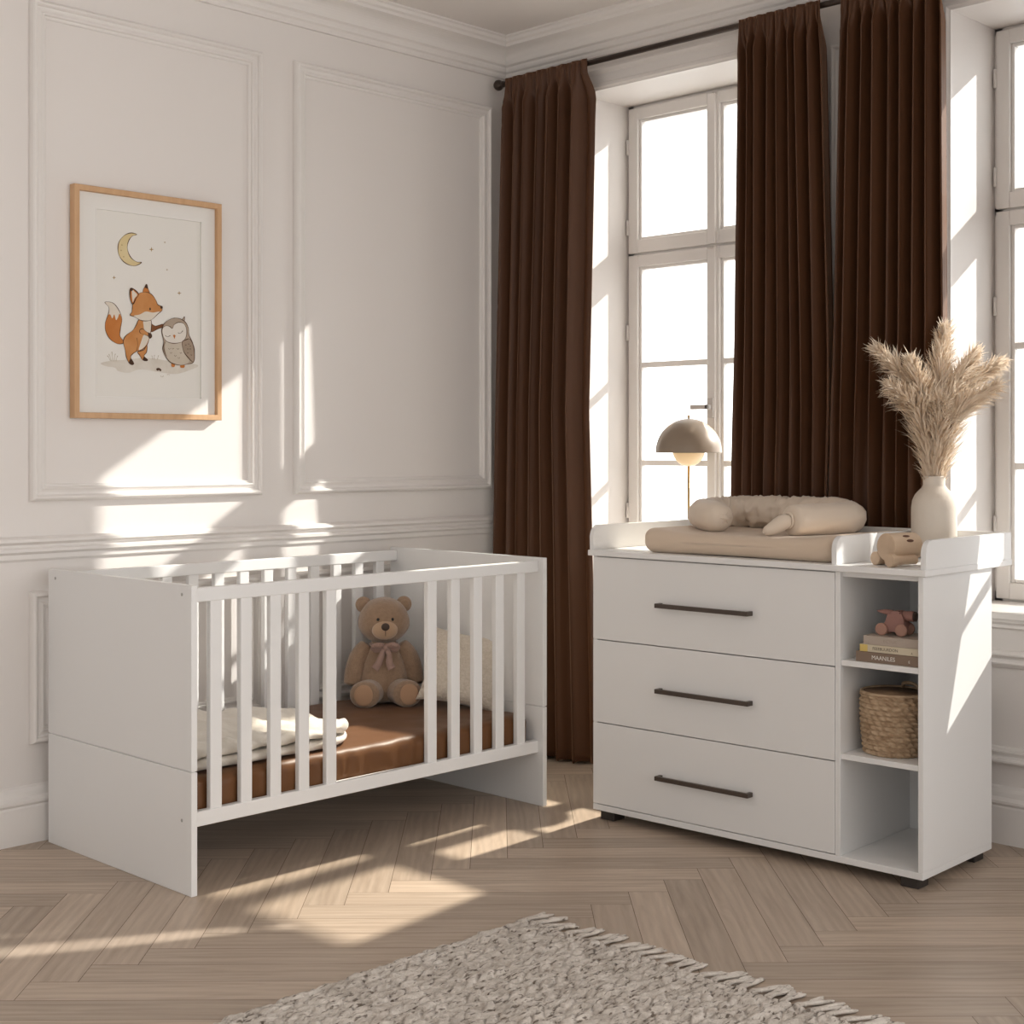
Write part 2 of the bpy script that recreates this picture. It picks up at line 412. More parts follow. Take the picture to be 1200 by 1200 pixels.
# window casings (three-sided) and apron mouldings
CAS = [(0, 0), (0, .022), (.010, .026), (.018, .022), (.026, .015), (.058, .015), (.064, .020), (.074, .020), (.080, .014), (.085, .012), (.085, 0)]
for y0, y1 in WIN:
    bm = bmesh.new(); W_ = .085
    loops = []
    for w, o_ in CAS:
        loops.append([bm.verts.new(PR(a, b, o_)) for a, b in ((y0-W_+w, OB-.02), (y0-W_+w, OT+W_-w), (y1+W_-w, OT+W_-w), (y1+W_-w, OB-.02))])
    for p, q in zip(loops, loops[1:]):
        for i in range(3): bm.faces.new((p[i], p[i+1], q[i+1], q[i]))
    trim(bm)
    bm = bmesh.new(); bm_extr(bm, [(0, .680), (.020, .680), (.020, .672), (.012, .664), (.012, .655), (0, .648)], y0-.03, y1+.03, lambda t, u, v: (-u, t, v)); trim(bm)

# ------------------------------------------------------------------ windows
def make_window(idx, y0, y1):
    t = bpy.data.objects.new('window_%d' % idx, None); COL.objects.link(t); t.location = (.28, y0, OB); struct(t); t.empty_display_size = .05
    T = -Vector(t.location)
    def P(name, lst, m, par=t, bev=.002):
        bm = bmesh.new()
        for b in lst: bm_box(bm, b[0]+T.x, b[1]+T.x, b[2]+T.y, b[3]+T.y, b[4]+T.z, b[5]+T.z, bev=bev)
        return from_bm(name, bm, m, par)
    ym = (y0+y1)/2
    P('outer_frame', [(.285, .345, y0, y0+.03, OB, OT), (.285, .345, y1-.03, y1, OB, OT), (.285, .345, y0, y1, OT-.025, OT), (.285, .345, y0, y1, OB, OB+.035), (.285, .34, y0, y1, 1.955, 1.985)], M_frame)
    P('window_sill', [(-.03, .30, y0, y1, OB-.02, OB+.004)], M_frame, bev=.004)
    for k, (a, b) in enumerate(((y0+.012, ym-.002), (ym+.002, y1-.012))):
        for j, (c, d) in enumerate(((OB+.012, 1.966), (1.975, OT-.012))):
            top, bot = .046, .052
            s0, s1 = (.046, .026) if k == 0 else (.026, .046)
            L = [(.27, .315, a, a+s0, c, d), (.27, .315, b-s1, b, c, d), (.27, .315, a+s0, b-s1, d-top, d), (.27, .315, a+s0, b-s1, c, c+bot),
                 # stepped inner bead
                 (.282, .315, a+s0, a+s0+.012, c+bot, d-top), (.282, .315, b-s1-.012, b-s1, c+bot, d-top), (.282, .315, a+s0+.012, b-s1-.012, d-top-.012, d-top), (.282, .315, a+s0+.012, b-s1-.012, c+bot, c+bot+.012)]
            s = P('sash', L, M_frame, bev=.0025)
            if j == 0:
                for z in (1.53, 1.141):
                    P('glazing_bar', [(.284, .313, a+s0+.01, b-s1-.01, z-.011, z+.011)], M_frame, s)
            P('pane', [(.299, .302, a+s0+.008, b-s1-.008, c+bot+.008, d-top-.008)], M_glass, s, bev=0)
    # hinges on both outer jambs
    for y in (y1-.010, y0+.010):
        for z in (.95, 1.66, 2.08, 2.40):
            bm = bmesh.new(); bm_lathe(bm, [(.0055, -.03), (.0055, .03)], 10, (.268+T.x, y+T.y, z+T.z)); from_bm('hinge', bm, M_frame, t, True)
    # cover strip on the meeting stiles, with a lever handle
    P('meeting_strip', [(.258, .272, ym-.016, ym+.016, OB+.02, 1.966), (.258, .272, ym-.016, ym+.016, 1.975, OT-.02)], M_frame)
    P('latch', [(.250, .262, ym-.016, ym+.016, 1.955, 1.963)], M_chrome)
    h = P('handle', [(.250, .258, ym-.013, ym+.013, 1.315, 1.39)], M_chrome)
    P('lever', [(.222, .252, ym-.007, ym+.007, 1.346, 1.364), (.222, .236, ym-.007, ym+.075, 1.346, 1.364)], M_chrome, h, bev=.003)
    return t
for i, (y0, y1) in enumerate(WIN): make_window(i+1, y0, y1)

# ------------------------------------------------------------------ curtains
RX, RZ = -.088, 2.652
rod = empty('curtain_rod', 'dark metal curtain rod under the cornice with a round end knob', 'curtain rod', (RX, -.09, RZ))
tube('pole', [(0, -.0+.012, 0), (0, -3.0, 0)], .0105, M_rod, rod, 16)
lathe('finial', [(0, 0), (.011, .001), (.013, .006), (.010, .012), (.009, .016), (.017, .020), (.0215, .030), (.0215, .038), (.016, .047), (.007, .052), (0, .053)], M_rod, rod, 24, (0, .010, 0), 'Y')
bm = bmesh.new()
bm_tube(bm, [(.009, -.25, 0), (.03, -.25, -.004), (.0865, -.25, -.006)], .005, 8); bm_lathe(bm, [(0, .078), (.02, .079), (.02, .0868), (0, .0868)], 20, (0, -.25, -.006), 'X')
from_bm('bracket', bm, M_rod, rod, True)

def curtain(label, yt0, yt1, ym0, ym1, yb0, yb1, nf, seed, x_end=0.0, tuck=0):
    """hanging cloth between y..0 (left edge as seen) and y..1; three widths: heading, middle, hem"""
    rg = random.Random(seed)
    zt, zb = RZ+.014, .006
    nS, nZ = nf*22, 72
    knots = [rg.uniform(-.22, .22) for _ in range(nf*2+4)]
    amp = [rg.uniform(.75, 1.2) for _ in range(nf*2+4)]
    def wob(a, s):
        x = s*(len(a)-2); i = int(x); f = x-i; f = f*f*(3-2*f); return a[i]*(1-f)+a[i+1]*f
    V, Fc = [], []
    for j in range(nZ+1):
        q = (j/nZ); z = zt+(zb-zt)*(q**1.25 if q < 1 else 1)
        h = (zt-z)/(zt-zb)
        d = zt-z
        if h < .5:
            f = h/.5; y0 = yt0+(ym0-yt0)*f; y1 = yt1+(ym1-yt1)*f
        else:
            f = (h-.5)/.5; y0 = ym0+(yb0-ym0)*f; y1 = ym1+(yb1-ym1)*f
        head = min(1, max(0, (d-.035)/.10)); head = head*head*(3-2*head)
        A = .0040+(.035+.006*h)*head
        tk = min(1, max(0, (h-.40)/.24)); tk = tuck*tk*tk*(3-2*tk); A *= 1-.45*tk
        for i in range(nS+1):
            s = i/nS
            ph = 2*PI*(nf*s + .35*wob(knots, s)*(1+.25*math.sin(2.2*h+seed)) + .07*math.sin(3*h+9*s+seed))
            fine = 2*PI*(nf*2.35*s+.4*wob(knots, 1-s))
            c = math.cos(ph); sn = math.sin(ph)
            sh = math.copysign(abs(c)**.6, c)
            ed = min(1, s/.03, (1-s)/.03)
            A *= 1-.45*max(0, (s-.90)/.10)*(x_end > 0)
            x = -.0165*max(0, 1-max(0, d-.05)/.09)-A*wob(amp, s)*sh*(.55+.45*ed) - .006*head*math.sin(ph*.5+2*h+seed)
            x += .0035*(1-head)*math.sin(fine)*min(1, d/.012) + .0035*math.exp(-((d-.11)/.07)**2)*math.sin(fine)
            cy = (y1-y0)
            y = y0+.042*tk+cy*s + .30*(abs(cy)/nf)*.42*head*math.sin(2*ph)*.85
            lean = x_end*max(0, (s-.72)/.28)**1.5
            hem = .012*h**8*math.sin(ph+1)
            V.append((RX+x+lean*head-.012*h*(1-tk)+.030*tk, y, z+max(0, hem)))
    for j in range(nZ):
        for i in range(nS):
            a = j*(nS+1)+i; Fc.append((a, a+1, a+nS+2, a+nS+1))
    me = bpy.data.meshes.new('curtain'); me.from_pydata(V, [], Fc); me.update()
    o = link('curtain', me, M_curtain, smooth=True)
    sm = o.modifiers.new('cloth', 'SOLIDIFY'); sm.thickness = .0035; sm.offset = 0
    return tag(o, label, 'curtain')
curtain('brown velvet curtain in the room corner behind the white cot', -.104, -.530, -.072, -.496, -.045, -.548, 7, 1, .030)
curtain('brown velvet curtain behind the changing mat, right side of the first window', -1.226, -1.550, -1.212, -1.594, -1.200, -1.598, 8, 2, 0, 1)
curtain('brown velvet curtain behind the pampas vase, left side of the second window', -1.628, -1.980, -1.606, -1.990, -1.606, -2.015, 8, 5, 0, 1)

curtain('unseen brown velvet curtain added to shade the second window beyond the dresser end', -2.30, -2.78, -2.29, -2.80, -2.66, -2.86, 8, 9, 0, 1)  # added out of view to keep a sun streak off the floor

# ------------------------------------------------------------------ framed picture
PX0, PX1, PZ0, PZ1 = -1.934, -1.392, 1.293, 2.021
pic = empty('picture_frame', 'thin oak picture frame with a fox and owl drawing on the panelled wall', 'picture', ((PX0+PX1)/2, 0, PZ0))
pw, phh = PX1-PX0, PZ1-PZ0
def fr(a, b, o): return (a, -o, b)
bm = bmesh.new()
bm_sweep_rect(bm, [(0, .002), (0, .030), (.0015, .0315), (.0165, .0315), (.018, .030), (.018, .012)], -pw/2, pw/2, 0, phh, fr)
from_bm('frame', bm, M_oak, pic)
box('backing', -pw/2+.004, pw/2-.004, -.008, -.002, .004, phh-.004, M_mount, pic, bev=0)
# mount with a bevelled window
ax0, ax1, az0, az1 = -.186, .200, .071, .661
bm = bmesh.new()
o4 = [(-pw/2+.010, .010), (pw/2-.010, .010), (pw/2-.010, phh-.010), (-pw/2+.010, phh-.010)]
i4 = [(ax0, az0), (ax1, az0), (ax1, az1), (ax0, az1)]
OV = [bm.verts.new((x, -.0155, z)) for x, z in o4]; IV = [bm.verts.new((x, -.0155, z)) for x, z in i4]
OB_ = [bm.verts.new((x, -.0095, z)) for x, z in o4]; IB = [bm.verts.new((x, -.0095, z)) for x, z in i4]
for i in range(4):
    k = (i+1) % 4
    bm.faces.new((OV[i], OV[k], IV[k], IV[i])); bm.faces.new((IV[i], IV[k], IB[k], IB[i])); bm.faces.new((OB_[i], OB_[k], OV[k], OV[i])); bm.faces.new((IB[i], IB[k], OB_[k], OB_[i]))
mount = from_bm('mount', bm, M_mount, pic)
bm = bmesh.new(); bm_sweep_rect(bm, [(0, .0155), (0, .0165), (.0022, .0165), (.0022, .0155)], ax0-.0022, ax1+.0022, az0-.0022, az1+.0022, fr); from_bm('mount_bevel', bm, M_bevel, pic)
paper = box('print', ax0-.01, ax1+.01, -.0094, -.0082, az0-.01, az1+.01, M_paper, pic, bev=0)

ART = {}
def artmat(name, c1, c2, sc=14):
    if name not in ART: ART[name] = mat(name, c1, .95, var=(c2, sc), spec=.1)
    return ART[name]
A_org = artmat('watercolour_orange', (.50, .20, .06), (.62, .31, .13))
A_org2 = artmat('watercolour_deep_orange', (.46, .15, .035), (.56, .22, .07))
A_cream = artmat('watercolour_cream', (.76, .70, .62), (.70, .62, .52))
A_dark = artmat('watercolour_dark_brown', (.06, .035, .025), (.10, .055, .035))
A_brn = artmat('watercolour_brown', (.20, .085, .04), (.26, .11, .05))
A_owl = artmat('watercolour_taupe', (.40, .31, .235), (.47, .38, .30))
A_owl2 = artmat('watercolour_taupe_dark', (.33, .255, .19), (.40, .31, .24))
A_owlb = artmat('watercolour_belly', (.60, .53, .44), (.54, .47, .385))
A_face = artmat('watercolour_face', (.76, .71, .65), (.72, .665, .60))
A_moon = artmat('watercolour_yellow', (.66, .52, .27), (.72, .60, .36))
A_grnd = artmat('watercolour_ground', (.62, .565, .49), (.73, .69, .63), 22)
A_grass = artmat('watercolour_grass', (.34, .27, .16), (.40, .33, .22))
A_ink = artmat('ink_line', (.085, .045, .028), (.11, .06, .035))
A_star = artmat('gold_star', (.36, .25, .12), (.42, .30, .15))
# drawing units: x right, y down, about a third of a millimetre each
def au(p, lay):
    X, Y = p
    x = -.19294 + 3.452e-4*X + 2.05e-8*X*X
    z = .45768 + 3.01e-5*X - 3.1334e-4*Y - 1.81e-8*X*Y
    return (x, -.0098-lay*.00012, z)
class Art:
    def __init__(s, name, par): s.name, s.par, s.items = name, par, []
    def fill(s, pts, m, lay, n=7, curve=True): s.items.append(('f', pts, m, lay, n, curve)); return s
    def line(s, pts, w, lay, m=None, closed=False, n=7): s.items.append(('l', pts, m or A_ink, lay, w, closed, n)); return s
    def build(s):
        bm = bmesh.new(); ms = []
        def mi(m):
            if m not in ms: ms.append(m)
            return ms.index(m)
        for it in s.items:
            if it[0] == 'f':
                _, pts, m, lay, n, cv = it
                P = [tuple(v) for v in (catmull([(a, b, 0) for a, b in pts], n) if cv else [Vector((a, b, 0)) for a, b in pts])]
                vs_ = [bm.verts.new(au(p[:2], lay)) for p in P]
                es = [bm.edges.new((vs_[i-1], vs_[i])) for i in range(len(vs_))]
                r = bmesh.ops.triangle_fill(bm, use_beauty=True, use_dissolve=False, edges=es, normal=(0, -1, 0))
                for g in r['geom']:
                    if isinstance(g, bmesh.types.BMFace): g.material_index = mi(m)
            else:
                _, pts, m, lay, w, cl, n = it
                P = catmull([(a, b, 0) for a, b in pts], n, cl)
                N = len(P); L = []; 
                for i in range(N):
                    a = P[i-1] if (cl or i > 0) else P[i]; b = P[(i+1) % N] if (cl or i < N-1) else P[i]
                    t = (b-a); t = Vector((-t.y, t.x, 0)).normalized() if t.length > 1e-9 else Vector((0, 1, 0))
                    ww = w*(.75+.35*math.sin(i*.35+len(P)))
                    L.append((bm.verts.new(au((P[i]+t*ww).to_tuple()[:2], lay)), bm.verts.new(au((P[i]-t*ww).to_tuple()[:2], lay))))
                for i in range(N if cl else N-1):
                    a, b = L[i], L[(i+1) % N]
                    f = bm.faces.new((a[0], b[0], b[1], a[1])); f.material_index = mi(m)
        me = bpy.data.meshes.new(s.name); bm.normal_update()
        for f in bm.faces:
            if f.normal.y > 0: f.normal_flip()
        bm.to_mesh(me); bm.free()
        o = link(s.name, me, None, s.par)
        for m in ms: me.materials.append(m)
        return o
# ground wash and grass
g = Art('painted_ground', paper)
g.fill([(70, 905), (180, 880), (330, 870), (520, 850), (760, 880), (960, 900), (1050, 925), (980, 965), (820, 1010), (640, 990), (470, 965), (350, 1000), (250, 985), (210, 950), (120, 935)], A_grnd, 0)
for x, y, a, h in ((175, 885, -.35, 70), (190, 885, -.1, 95), (205, 885, .15, 75), (222, 885, .3, 55), (165, 880, -.6, 50), (590, 865, -.2, 38), (605, 865, .1, 45), (640, 865, .25, 40)):
    g.line([(x, y), (x+a*h*.4, y-h*.55), (x+a*h, y-h)], 3.2, 1, A_grass)
g.fill([(630, 955), (655, 950), (678, 968), (670, 985), (655, 975), (640, 980), (628, 970)], A_dark, 1)
g.line([(670, 1030), (685, 1042), (700, 1030)], 3, 1, A_grass); g.line([(735, 1018), (750, 1014), (760, 1020)], 3, 1, A_grass)
g.build()
# moon
mo = Art('painted_moon', paper)
def mz(p): return ((120+p[0]/12-110)*8.571, (260+p[1]/12-320)*8.571)
MP = [mz(p) for p in ((485, 175), (400, 155), (310, 190), (240, 270), (218, 370), (235, 470), (300, 560), (390, 610), (470, 615), (550, 570), (480, 560), (410, 510), (365, 430), (352, 340), (375, 255), (420, 200))]
mo.fill(MP, A_moon, 0); mo.line(MP, 4, 1, closed=True)
for q in ((275, 325), (300, 490), (265, 400)): 
    c = mz(q); mo.fill([(c[0]-6, c[1]), (c[0], c[1]-7), (c[0]+6, c[1]), (c[0], c[1]+7)], A_star, 1)
mo.build()
for q, r in (((690, 385), 26), ((165, 783), 22), ((878, 285), 13), ((910, 670), 13)):
    c = mz(q); s = Art('painted_star', paper)
    s.fill([(c[0]+(r if k % 2 == 0 else r*.3)*math.cos(k*PI/4), c[1]+(r if k % 2 == 0 else r*.3)*math.sin(k*PI/4)) for k in range(8)], A_star, 0, curve=False); s.build()
s = Art('painted_star', paper); s.fill([(858+(24 if k % 2 == 0 else 7)*math.cos(k*PI/4), 198+(24 if k % 2 == 0 else 7)*math.sin(k*PI/4)) for k in range(8)], A_star, 0, curve=False); s.build()
# fox
fx = Art('painted_fox', paper)
TAIL = [(110, 292), (190, 300), (250, 370), (282, 460), (268, 550), (262, 630), (300, 685), (285, 708), (230, 708), (160, 660), (118, 580), (115, 500), (145, 410), (150, 345)]
fx.fill(TAIL, A_org2, 1)
fx.fill([(112, 294), (190, 302), (250, 372), (276, 440), (258, 408), (240, 450), (222, 470), (205, 415), (185, 455), (165, 415), (146, 412), (151, 345)], A_cream, 2)
fx.line(TAIL, 3.6, 3, closed=True)
FARARM = [(575, 510), (620, 530), (690, 512), (700, 535), (640, 560), (575, 588)]
fx.fill(FARARM, A_brn, 1); fx.line(FARARM, 3, 2, closed=True)
BACKLEG = [(440, 790), (500, 770), (535, 720), (530, 790), (505, 830), (540, 868), (525, 880), (490, 872), (460, 825)]
fx.fill(BACKLEG, A_org, 1); fx.line(BACKLEG, 3.6, 2, closed=True)
fx.fill([(505, 840), (540, 868), (525, 882), (492, 874)], A_dark, 3)
BODY = [(450, 470), (510, 455), (572, 470), (575, 560), (560, 640), (535, 715), (490, 765), (430, 785), (385, 815), (370, 850), (400, 905), (380, 920), (350, 900), (325, 840), (315, 780), (295, 690), (320, 630), (390, 575), (425, 520)]
fx.fill(BODY, A_org, 4)
fx.fill([(500, 470), (570, 475), (572, 560), (556, 640), (530, 710), (490, 755), (450, 770), (470, 700), (490, 640), (510, 600), (500, 540)], A_cream, 5)
fx.fill([(372, 858), (402, 905), (380, 921), (350, 902)], A_dark, 6)
fx.line(BODY, 3.6, 7, closed=True); fx.line([(430, 650), (440, 720), (425, 790)], 3, 7)
ARM = [(460, 570), (490, 560), (530, 590), (572, 610), (580, 640), (560, 655), (540, 630), (490, 612), (462, 598)]
fx.fill(ARM, A_org, 8); fx.fill([(545, 600), (574, 612), (582, 640), (562, 656), (545, 632)], A_dark, 9); fx.line(ARM, 3.4, 10, closed=True)
EAR2 = [(492, 190), (508, 140), (530, 112), (545, 160), (555, 200)]
fx.fill(EAR2, A_org2, 8); fx.fill([(510, 145), (530, 112), (542, 155), (525, 150)], A_dark, 9); fx.line(EAR2, 3, 10, closed=True)
HEAD = [(385, 340), (400, 260), (450, 205), (520, 190), (580, 215), (620, 270), (640, 315), (680, 335), (682, 372), (640, 410), (580, 465), (520, 480), (460, 470), (410, 440), (362, 422), (380, 390)]
fx.fill(HEAD, A_org, 11)
fx.fill([(400, 430), (460, 415), (520, 385), (590, 395), (660, 385), (640, 412), (580, 465), (520, 478), (460, 468)], A_cream, 12)
fx.line(HEAD, 3.4, 13, closed=True)
EAR1 = [(370, 150), (415, 175), (448, 215), (420, 255), (390, 310), (365, 270), (360, 200)]
fx.fill(EAR1, A_org2, 14); fx.fill([(380, 175), (415, 195), (432, 220), (405, 255), (388, 290)], A_cream, 15); fx.line(EAR1, 5.5, 16, closed=True)
fx.fill([(368, 150), (392, 162), (372, 185)], A_dark, 17)
fx.fill([(668, 330), (686, 330), (688, 352), (672, 356), (664, 345)], A_dark, 17)
fx.fill([(555, 352), (563, 345), (570, 360), (563, 374), (555, 366)], A_dark, 17)
fx.build()
# owl
ow = Art('painted_owl', paper)
OB1 = [(820, 448), (900, 475), (945, 540), (955, 620), (990, 700), (1010, 780), (1000, 885), (940, 910), (860, 922), (770, 895), (715, 830), (690, 760), (700, 690), (680, 600), (690, 530), (740, 475)]
ow.fill([(780, 905), (812, 912), (805, 940), (778, 935)], A_org2, 10); ow.fill([(870, 918), (908, 918), (905, 946), (868, 944)], A_org2, 10)
ow.fill([(880, 465), (895, 450), (908, 435), (910, 475)], A_owl, 10); ow.line([(880, 465), (895, 450), (908, 435), (910, 475)], 3, 11)
ow.fill(OB1, A_owl, 11)
ow.fill([(720, 690), (800, 710), (890, 690), (905, 780), (960, 860), (930, 905), (850, 918), (770, 890), (720, 810)], A_owlb, 12)
ow.line(OB1, 4, 14, closed=True)
FACE = [(785, 553), (805, 515), (850, 492), (900, 505), (928, 560), (925, 630), (885, 685), (800, 703), (725, 680), (685, 610), (688, 550), (725, 528), (760, 535)]
ow.fill(FACE, A_face, 15); ow.line(FACE, 3.4, 16, closed=True)
WING = [(885, 690), (925, 665), (960, 660), (995, 720), (1008, 800), (995, 888), (940, 840), (895, 775)]
ow.fill(WING, A_owl2, 17); ow.line(WING, 4.5, 18, closed=True)
ow.line([(715, 690), (700, 740), (712, 800), (730, 835)], 3.2, 16)
ow.line([(715, 625), (735, 638), (765, 625)], 3.8, 17); ow.line([(842, 597), (868, 602), (890, 575)], 3.8, 17)
ow.fill([(790, 622), (805, 615), (818, 625), (806, 660)], A_org2, 17, curve=False)
for x, y in ((790, 757), (840, 760), (772, 800), (850, 850), (815, 830), (870, 800), (755, 760)):
    ow.line([(x-9, y-6), (x, y+5), (x+9, y-6)], 2.4, 17)
for x, y in ((920, 720), (950, 710), (940, 760), (965, 760), (940, 800), (975, 820), (965, 730)):
    ow.line([(x-6, y-6), (x, y+5), (x+6, y-6)], 2.4, 19)
ow.build()

# ------------------------------------------------------------------ cot
KX0, KX1, KY0, KY1, KH = -2.030, -.640, -.826, -.046, .832
crib = empty('cot_bed', 'white slatted cot bed with solid ends and three front bars taken out', 'cot bed', ((KX0+KX1)/2, (KY0+KY1)/2, 0))
ox, oy = crib.location.x, crib.location.y
SEAM = .333
def endpanel(x0, x1):
    bm = bmesh.new()
    bm_box(bm, x0-ox, x1-ox, KY0-oy, KY1-oy, 0, SEAM-.0012, .0018)
    bm_box(bm, x0-ox, x1-ox, KY0-oy, KY1-oy, SEAM+.0012, KH, .0018)
    bm_box(bm, x0-ox+.005, x1-ox-.005, KY0-oy+.005, KY1-oy-.005, SEAM-.01, SEAM+.01)
    return from_bm('end_panel', bm, M_lac, crib)
pl = endpanel(KX0, KX0+.019); pr_ = endpanel(KX1-.019, KX1)
for (p, x, d) in ((pl, KX0, -1), (pr_, KX1, 1)):
    for y, z in ((KY0+.045, KH-.026), (KY1-.045, KH-.026), (KY0+.045, .198)):
        lathe('screw_cap', [(0, 0), (.0045, 0), (.0045, .0008), (.0015, .0012), (0, .0006)], M_cap, p, 16, (x-ox+(-.0012 if d < 0 else 0), y-oy, z), 'X')
XI0, XI1 = KX0+.019, KX1-.019
for nm, ya, yb in (('front', -.805, -.781), ('back', -.086, -.062)):
    box('top_rail', XI0-ox, XI1-ox, ya-oy, yb-oy, .784, .822, M_lac, crib, .003)
    box('bottom_rail', XI0-ox, XI1-ox, ya-oy, yb-oy, .178, .219, M_lac, crib, .003)
slat0 = None
for ya, skip in ((-.803, (5, 6, 7)), (-.084, ())):
    for i in range(13):
        if i in skip: continue
        xc = -1.935+i*.0997
        if slat0 is None:
            slat0 = box('slat', -.019, .019, 0, .020, .216, .787, M_lac, crib, .003); s = slat0
        else:
            s = slat0.copy(); COL.objects.link(s); s.parent = crib
        s.location = (xc-ox, ya-oy+(.001 if ya < -.5 else .001), 0)
bm = bmesh.new()
for k in range(12):
    x = XI0+.06+k*.112; bm_box(bm, x-ox, x+.06-ox, -.779-oy, -.088-oy, .183, .195)
bm_box(bm, XI0-ox+.001, XI1-ox-.001, -.779-oy, -.755-oy, .178, .186); bm_box(bm, XI0-ox+.001, XI1-ox-.001, -.112-oy, -.088-oy, .178, .186)
from_bm('bed_base', bm, M_lac, crib)

# mattress under a brown fitted sheet
def soft_slab(name, lx, ly, lz, r, m, parent=None, nx=60, ny=36, wr=.0, seed=0, dome=0.0, pucker=0.0, sc=9):
    """pillow-like slab, origin at the centre of its underside"""
    bm = bmesh.new(); nzs = 12
    # superellipse shell built from a subdivided box
    res = bmesh.ops.create_cube(bm, size=1.0)
    bm.verts.ensure_lookup_table()
    bmesh.ops.delete(bm, geom=bm.verts[:], context='VERTS')
    def grid(f, n1, n2):
        G = [[bm.verts.new(f(i/n1, j/n2)) for j in range(n2+1)] for i in range(n1+1)]
        for i in range(n1):
            for j in range(n2): bm.faces.new((G[i][j], G[i+1][j], G[i+1][j+1], G[i][j+1]))
    hx, hy, hz = lx/2, ly/2, lz/2
    grid(lambda u, v: Vector((-hx+lx*u, -hy+ly*v, hz)), nx, ny); grid(lambda u, v: Vector((-hx+lx*u, -hy+ly*v, -hz)), nx, ny)
    grid(lambda u, v: Vector((-hx+lx*u, -hy, -hz+lz*v)), nx, nzs); grid(lambda u, v: Vector((-hx+lx*u, hy, -hz+lz*v)), nx, nzs)
    grid(lambda u, v: Vector((-hx, -hy+ly*u, -hz+lz*v)), ny, nzs); grid(lambda u, v: Vector((hx, -hy+ly*u, -hz+lz*v)), ny, nzs)
    bmesh.ops.remove_doubles(bm, verts=bm.verts[:], dist=1e-5)
    for v in bm.verts:
        p = v.co.copy()
        q = Vector((max(-hx+r, min(hx-r, p.x)), max(-hy+r, min(hy-r, p.y)), max(-hz+r, min(hz-r, p.z))))
        d = p-q
        if d.length > 1e-9: p = q+d.normalized()*r
        nrm = d.normalized() if d.length > 1e-9 else Vector((0, 0, 1))
        e = (1-(p.x/hx)**2)*(1-(p.y/hy)**2)
        p.z *= 1+dome*max(0, e)
        if wr:
            w = noise.noise(Vector((p.x*sc, p.y*sc*.8, p.z*sc+seed)))+.5*noise.noise(Vector((p.x*sc*2.3, p.y*sc*2.1, p.z*sc*1.5+seed+7)))
            p += nrm*wr*w
        if pucker and abs(p.z) < hz*.9:
            p += nrm*pucker*math.sin(p.x*75+2*math.sin(p.x*21+seed))*(1-(p.z/hz)**2)*(1 if abs(p.y) > hy*.9 else .3)
        p.z += hz
        v.co = p
    o = from_bm(name, bm, m, parent, True); return o
mattress = soft_slab('mattress', 1.330, .688, .108, .030, M_sheet, None, 110, 56, .0045, 3, 0, .0028, 7)
mattress.location = ((XI0+XI1)/2, -.433, .1965)
tag(mattress, 'cot mattress in a brown satin fitted sheet lying inside the white cot', 'mattress')

# folded quilt
def make_quilt():
    # cross-section: one cloth folded into layers, long folds at the front and the back
    zs = [.010, .027, .044, .060]
    yf, yb = -.255, .250
    path = []
    for i, z in enumerate(zs):
        a, b = (yb, yf) if i % 2 == 0 else (yf, yb)
        n = 30
        for k in range(n+1):
            t = k/n; path.append((a+(b-a)*t, z))
        if i < len(zs)-1:
            zc = (zs[i]+zs[i+1])/2; rr = (zs[i+1]-zs[i])/2; sg = -1 if b < 0 else 1
            for k in range(1, 8):
                an = PI*k/8; path.append((b+sg*rr*1.5*math.sin(an), zc-rr*math.cos(an)))
    nU = 64; V, Fc = [], []
    for i in range(nU+1):
        u = i/nU; X = -.285+.640*u
        e = min(1, (1-u)/.30); rnd_ = math.sqrt(max(0, 1-(1-e)**2))   # rounded right end
        for k, (y, z) in enumerate(path):
            yy = .03+(y-.03)*(.30+.70*rnd_)
            zz = z*(.62+.38*rnd_)
            layer = z/.06
            p = Vector((X*5, yy*5, layer*1.3))
            zz += (.014*noise.noise(p*1.4)+.015*noise.noise(p*3.1)+.004*noise.noise(p*7))*layer*layer
            zz += .0045*math.sin((yy*1.2+X)*26+3*noise.noise(p))*layer**3
            yy += .010*noise.noise(Vector((X*7, z*60, 3)))*(1 if abs(y) > .2 else .2)
            xx = X+.010*noise.noise(Vector((yy*6, z*50, 9)))
            V.append((xx, yy, max(.0065, zz)))
    n = len(path)
    for i in range(nU):
        for k in range(n-1):
            a = i*n+k; Fc.append((a, a+1, a+n+1, a+n))
    me = bpy.data.meshes.new('folded_quilt'); me.from_pydata(V, [], Fc); me.update()
    o = link('folded_quilt', me, M_quilt, smooth=True)
    sm = o.modifiers.new('cloth', 'SOLIDIFY'); sm.thickness = .011; sm.offset = 0
    ss = o.modifiers.new('soft', 'SUBSURF'); ss.levels = 1; ss.render_levels = 1
    o.location = (-1.690, -.475, .3035); o.rotation_euler = (0, 0, math.radians(-2))
    tag(o, 'folded cream quilt on the brown mattress at the near end of the cot', 'quilt')
    return o
quilt = make_quilt()

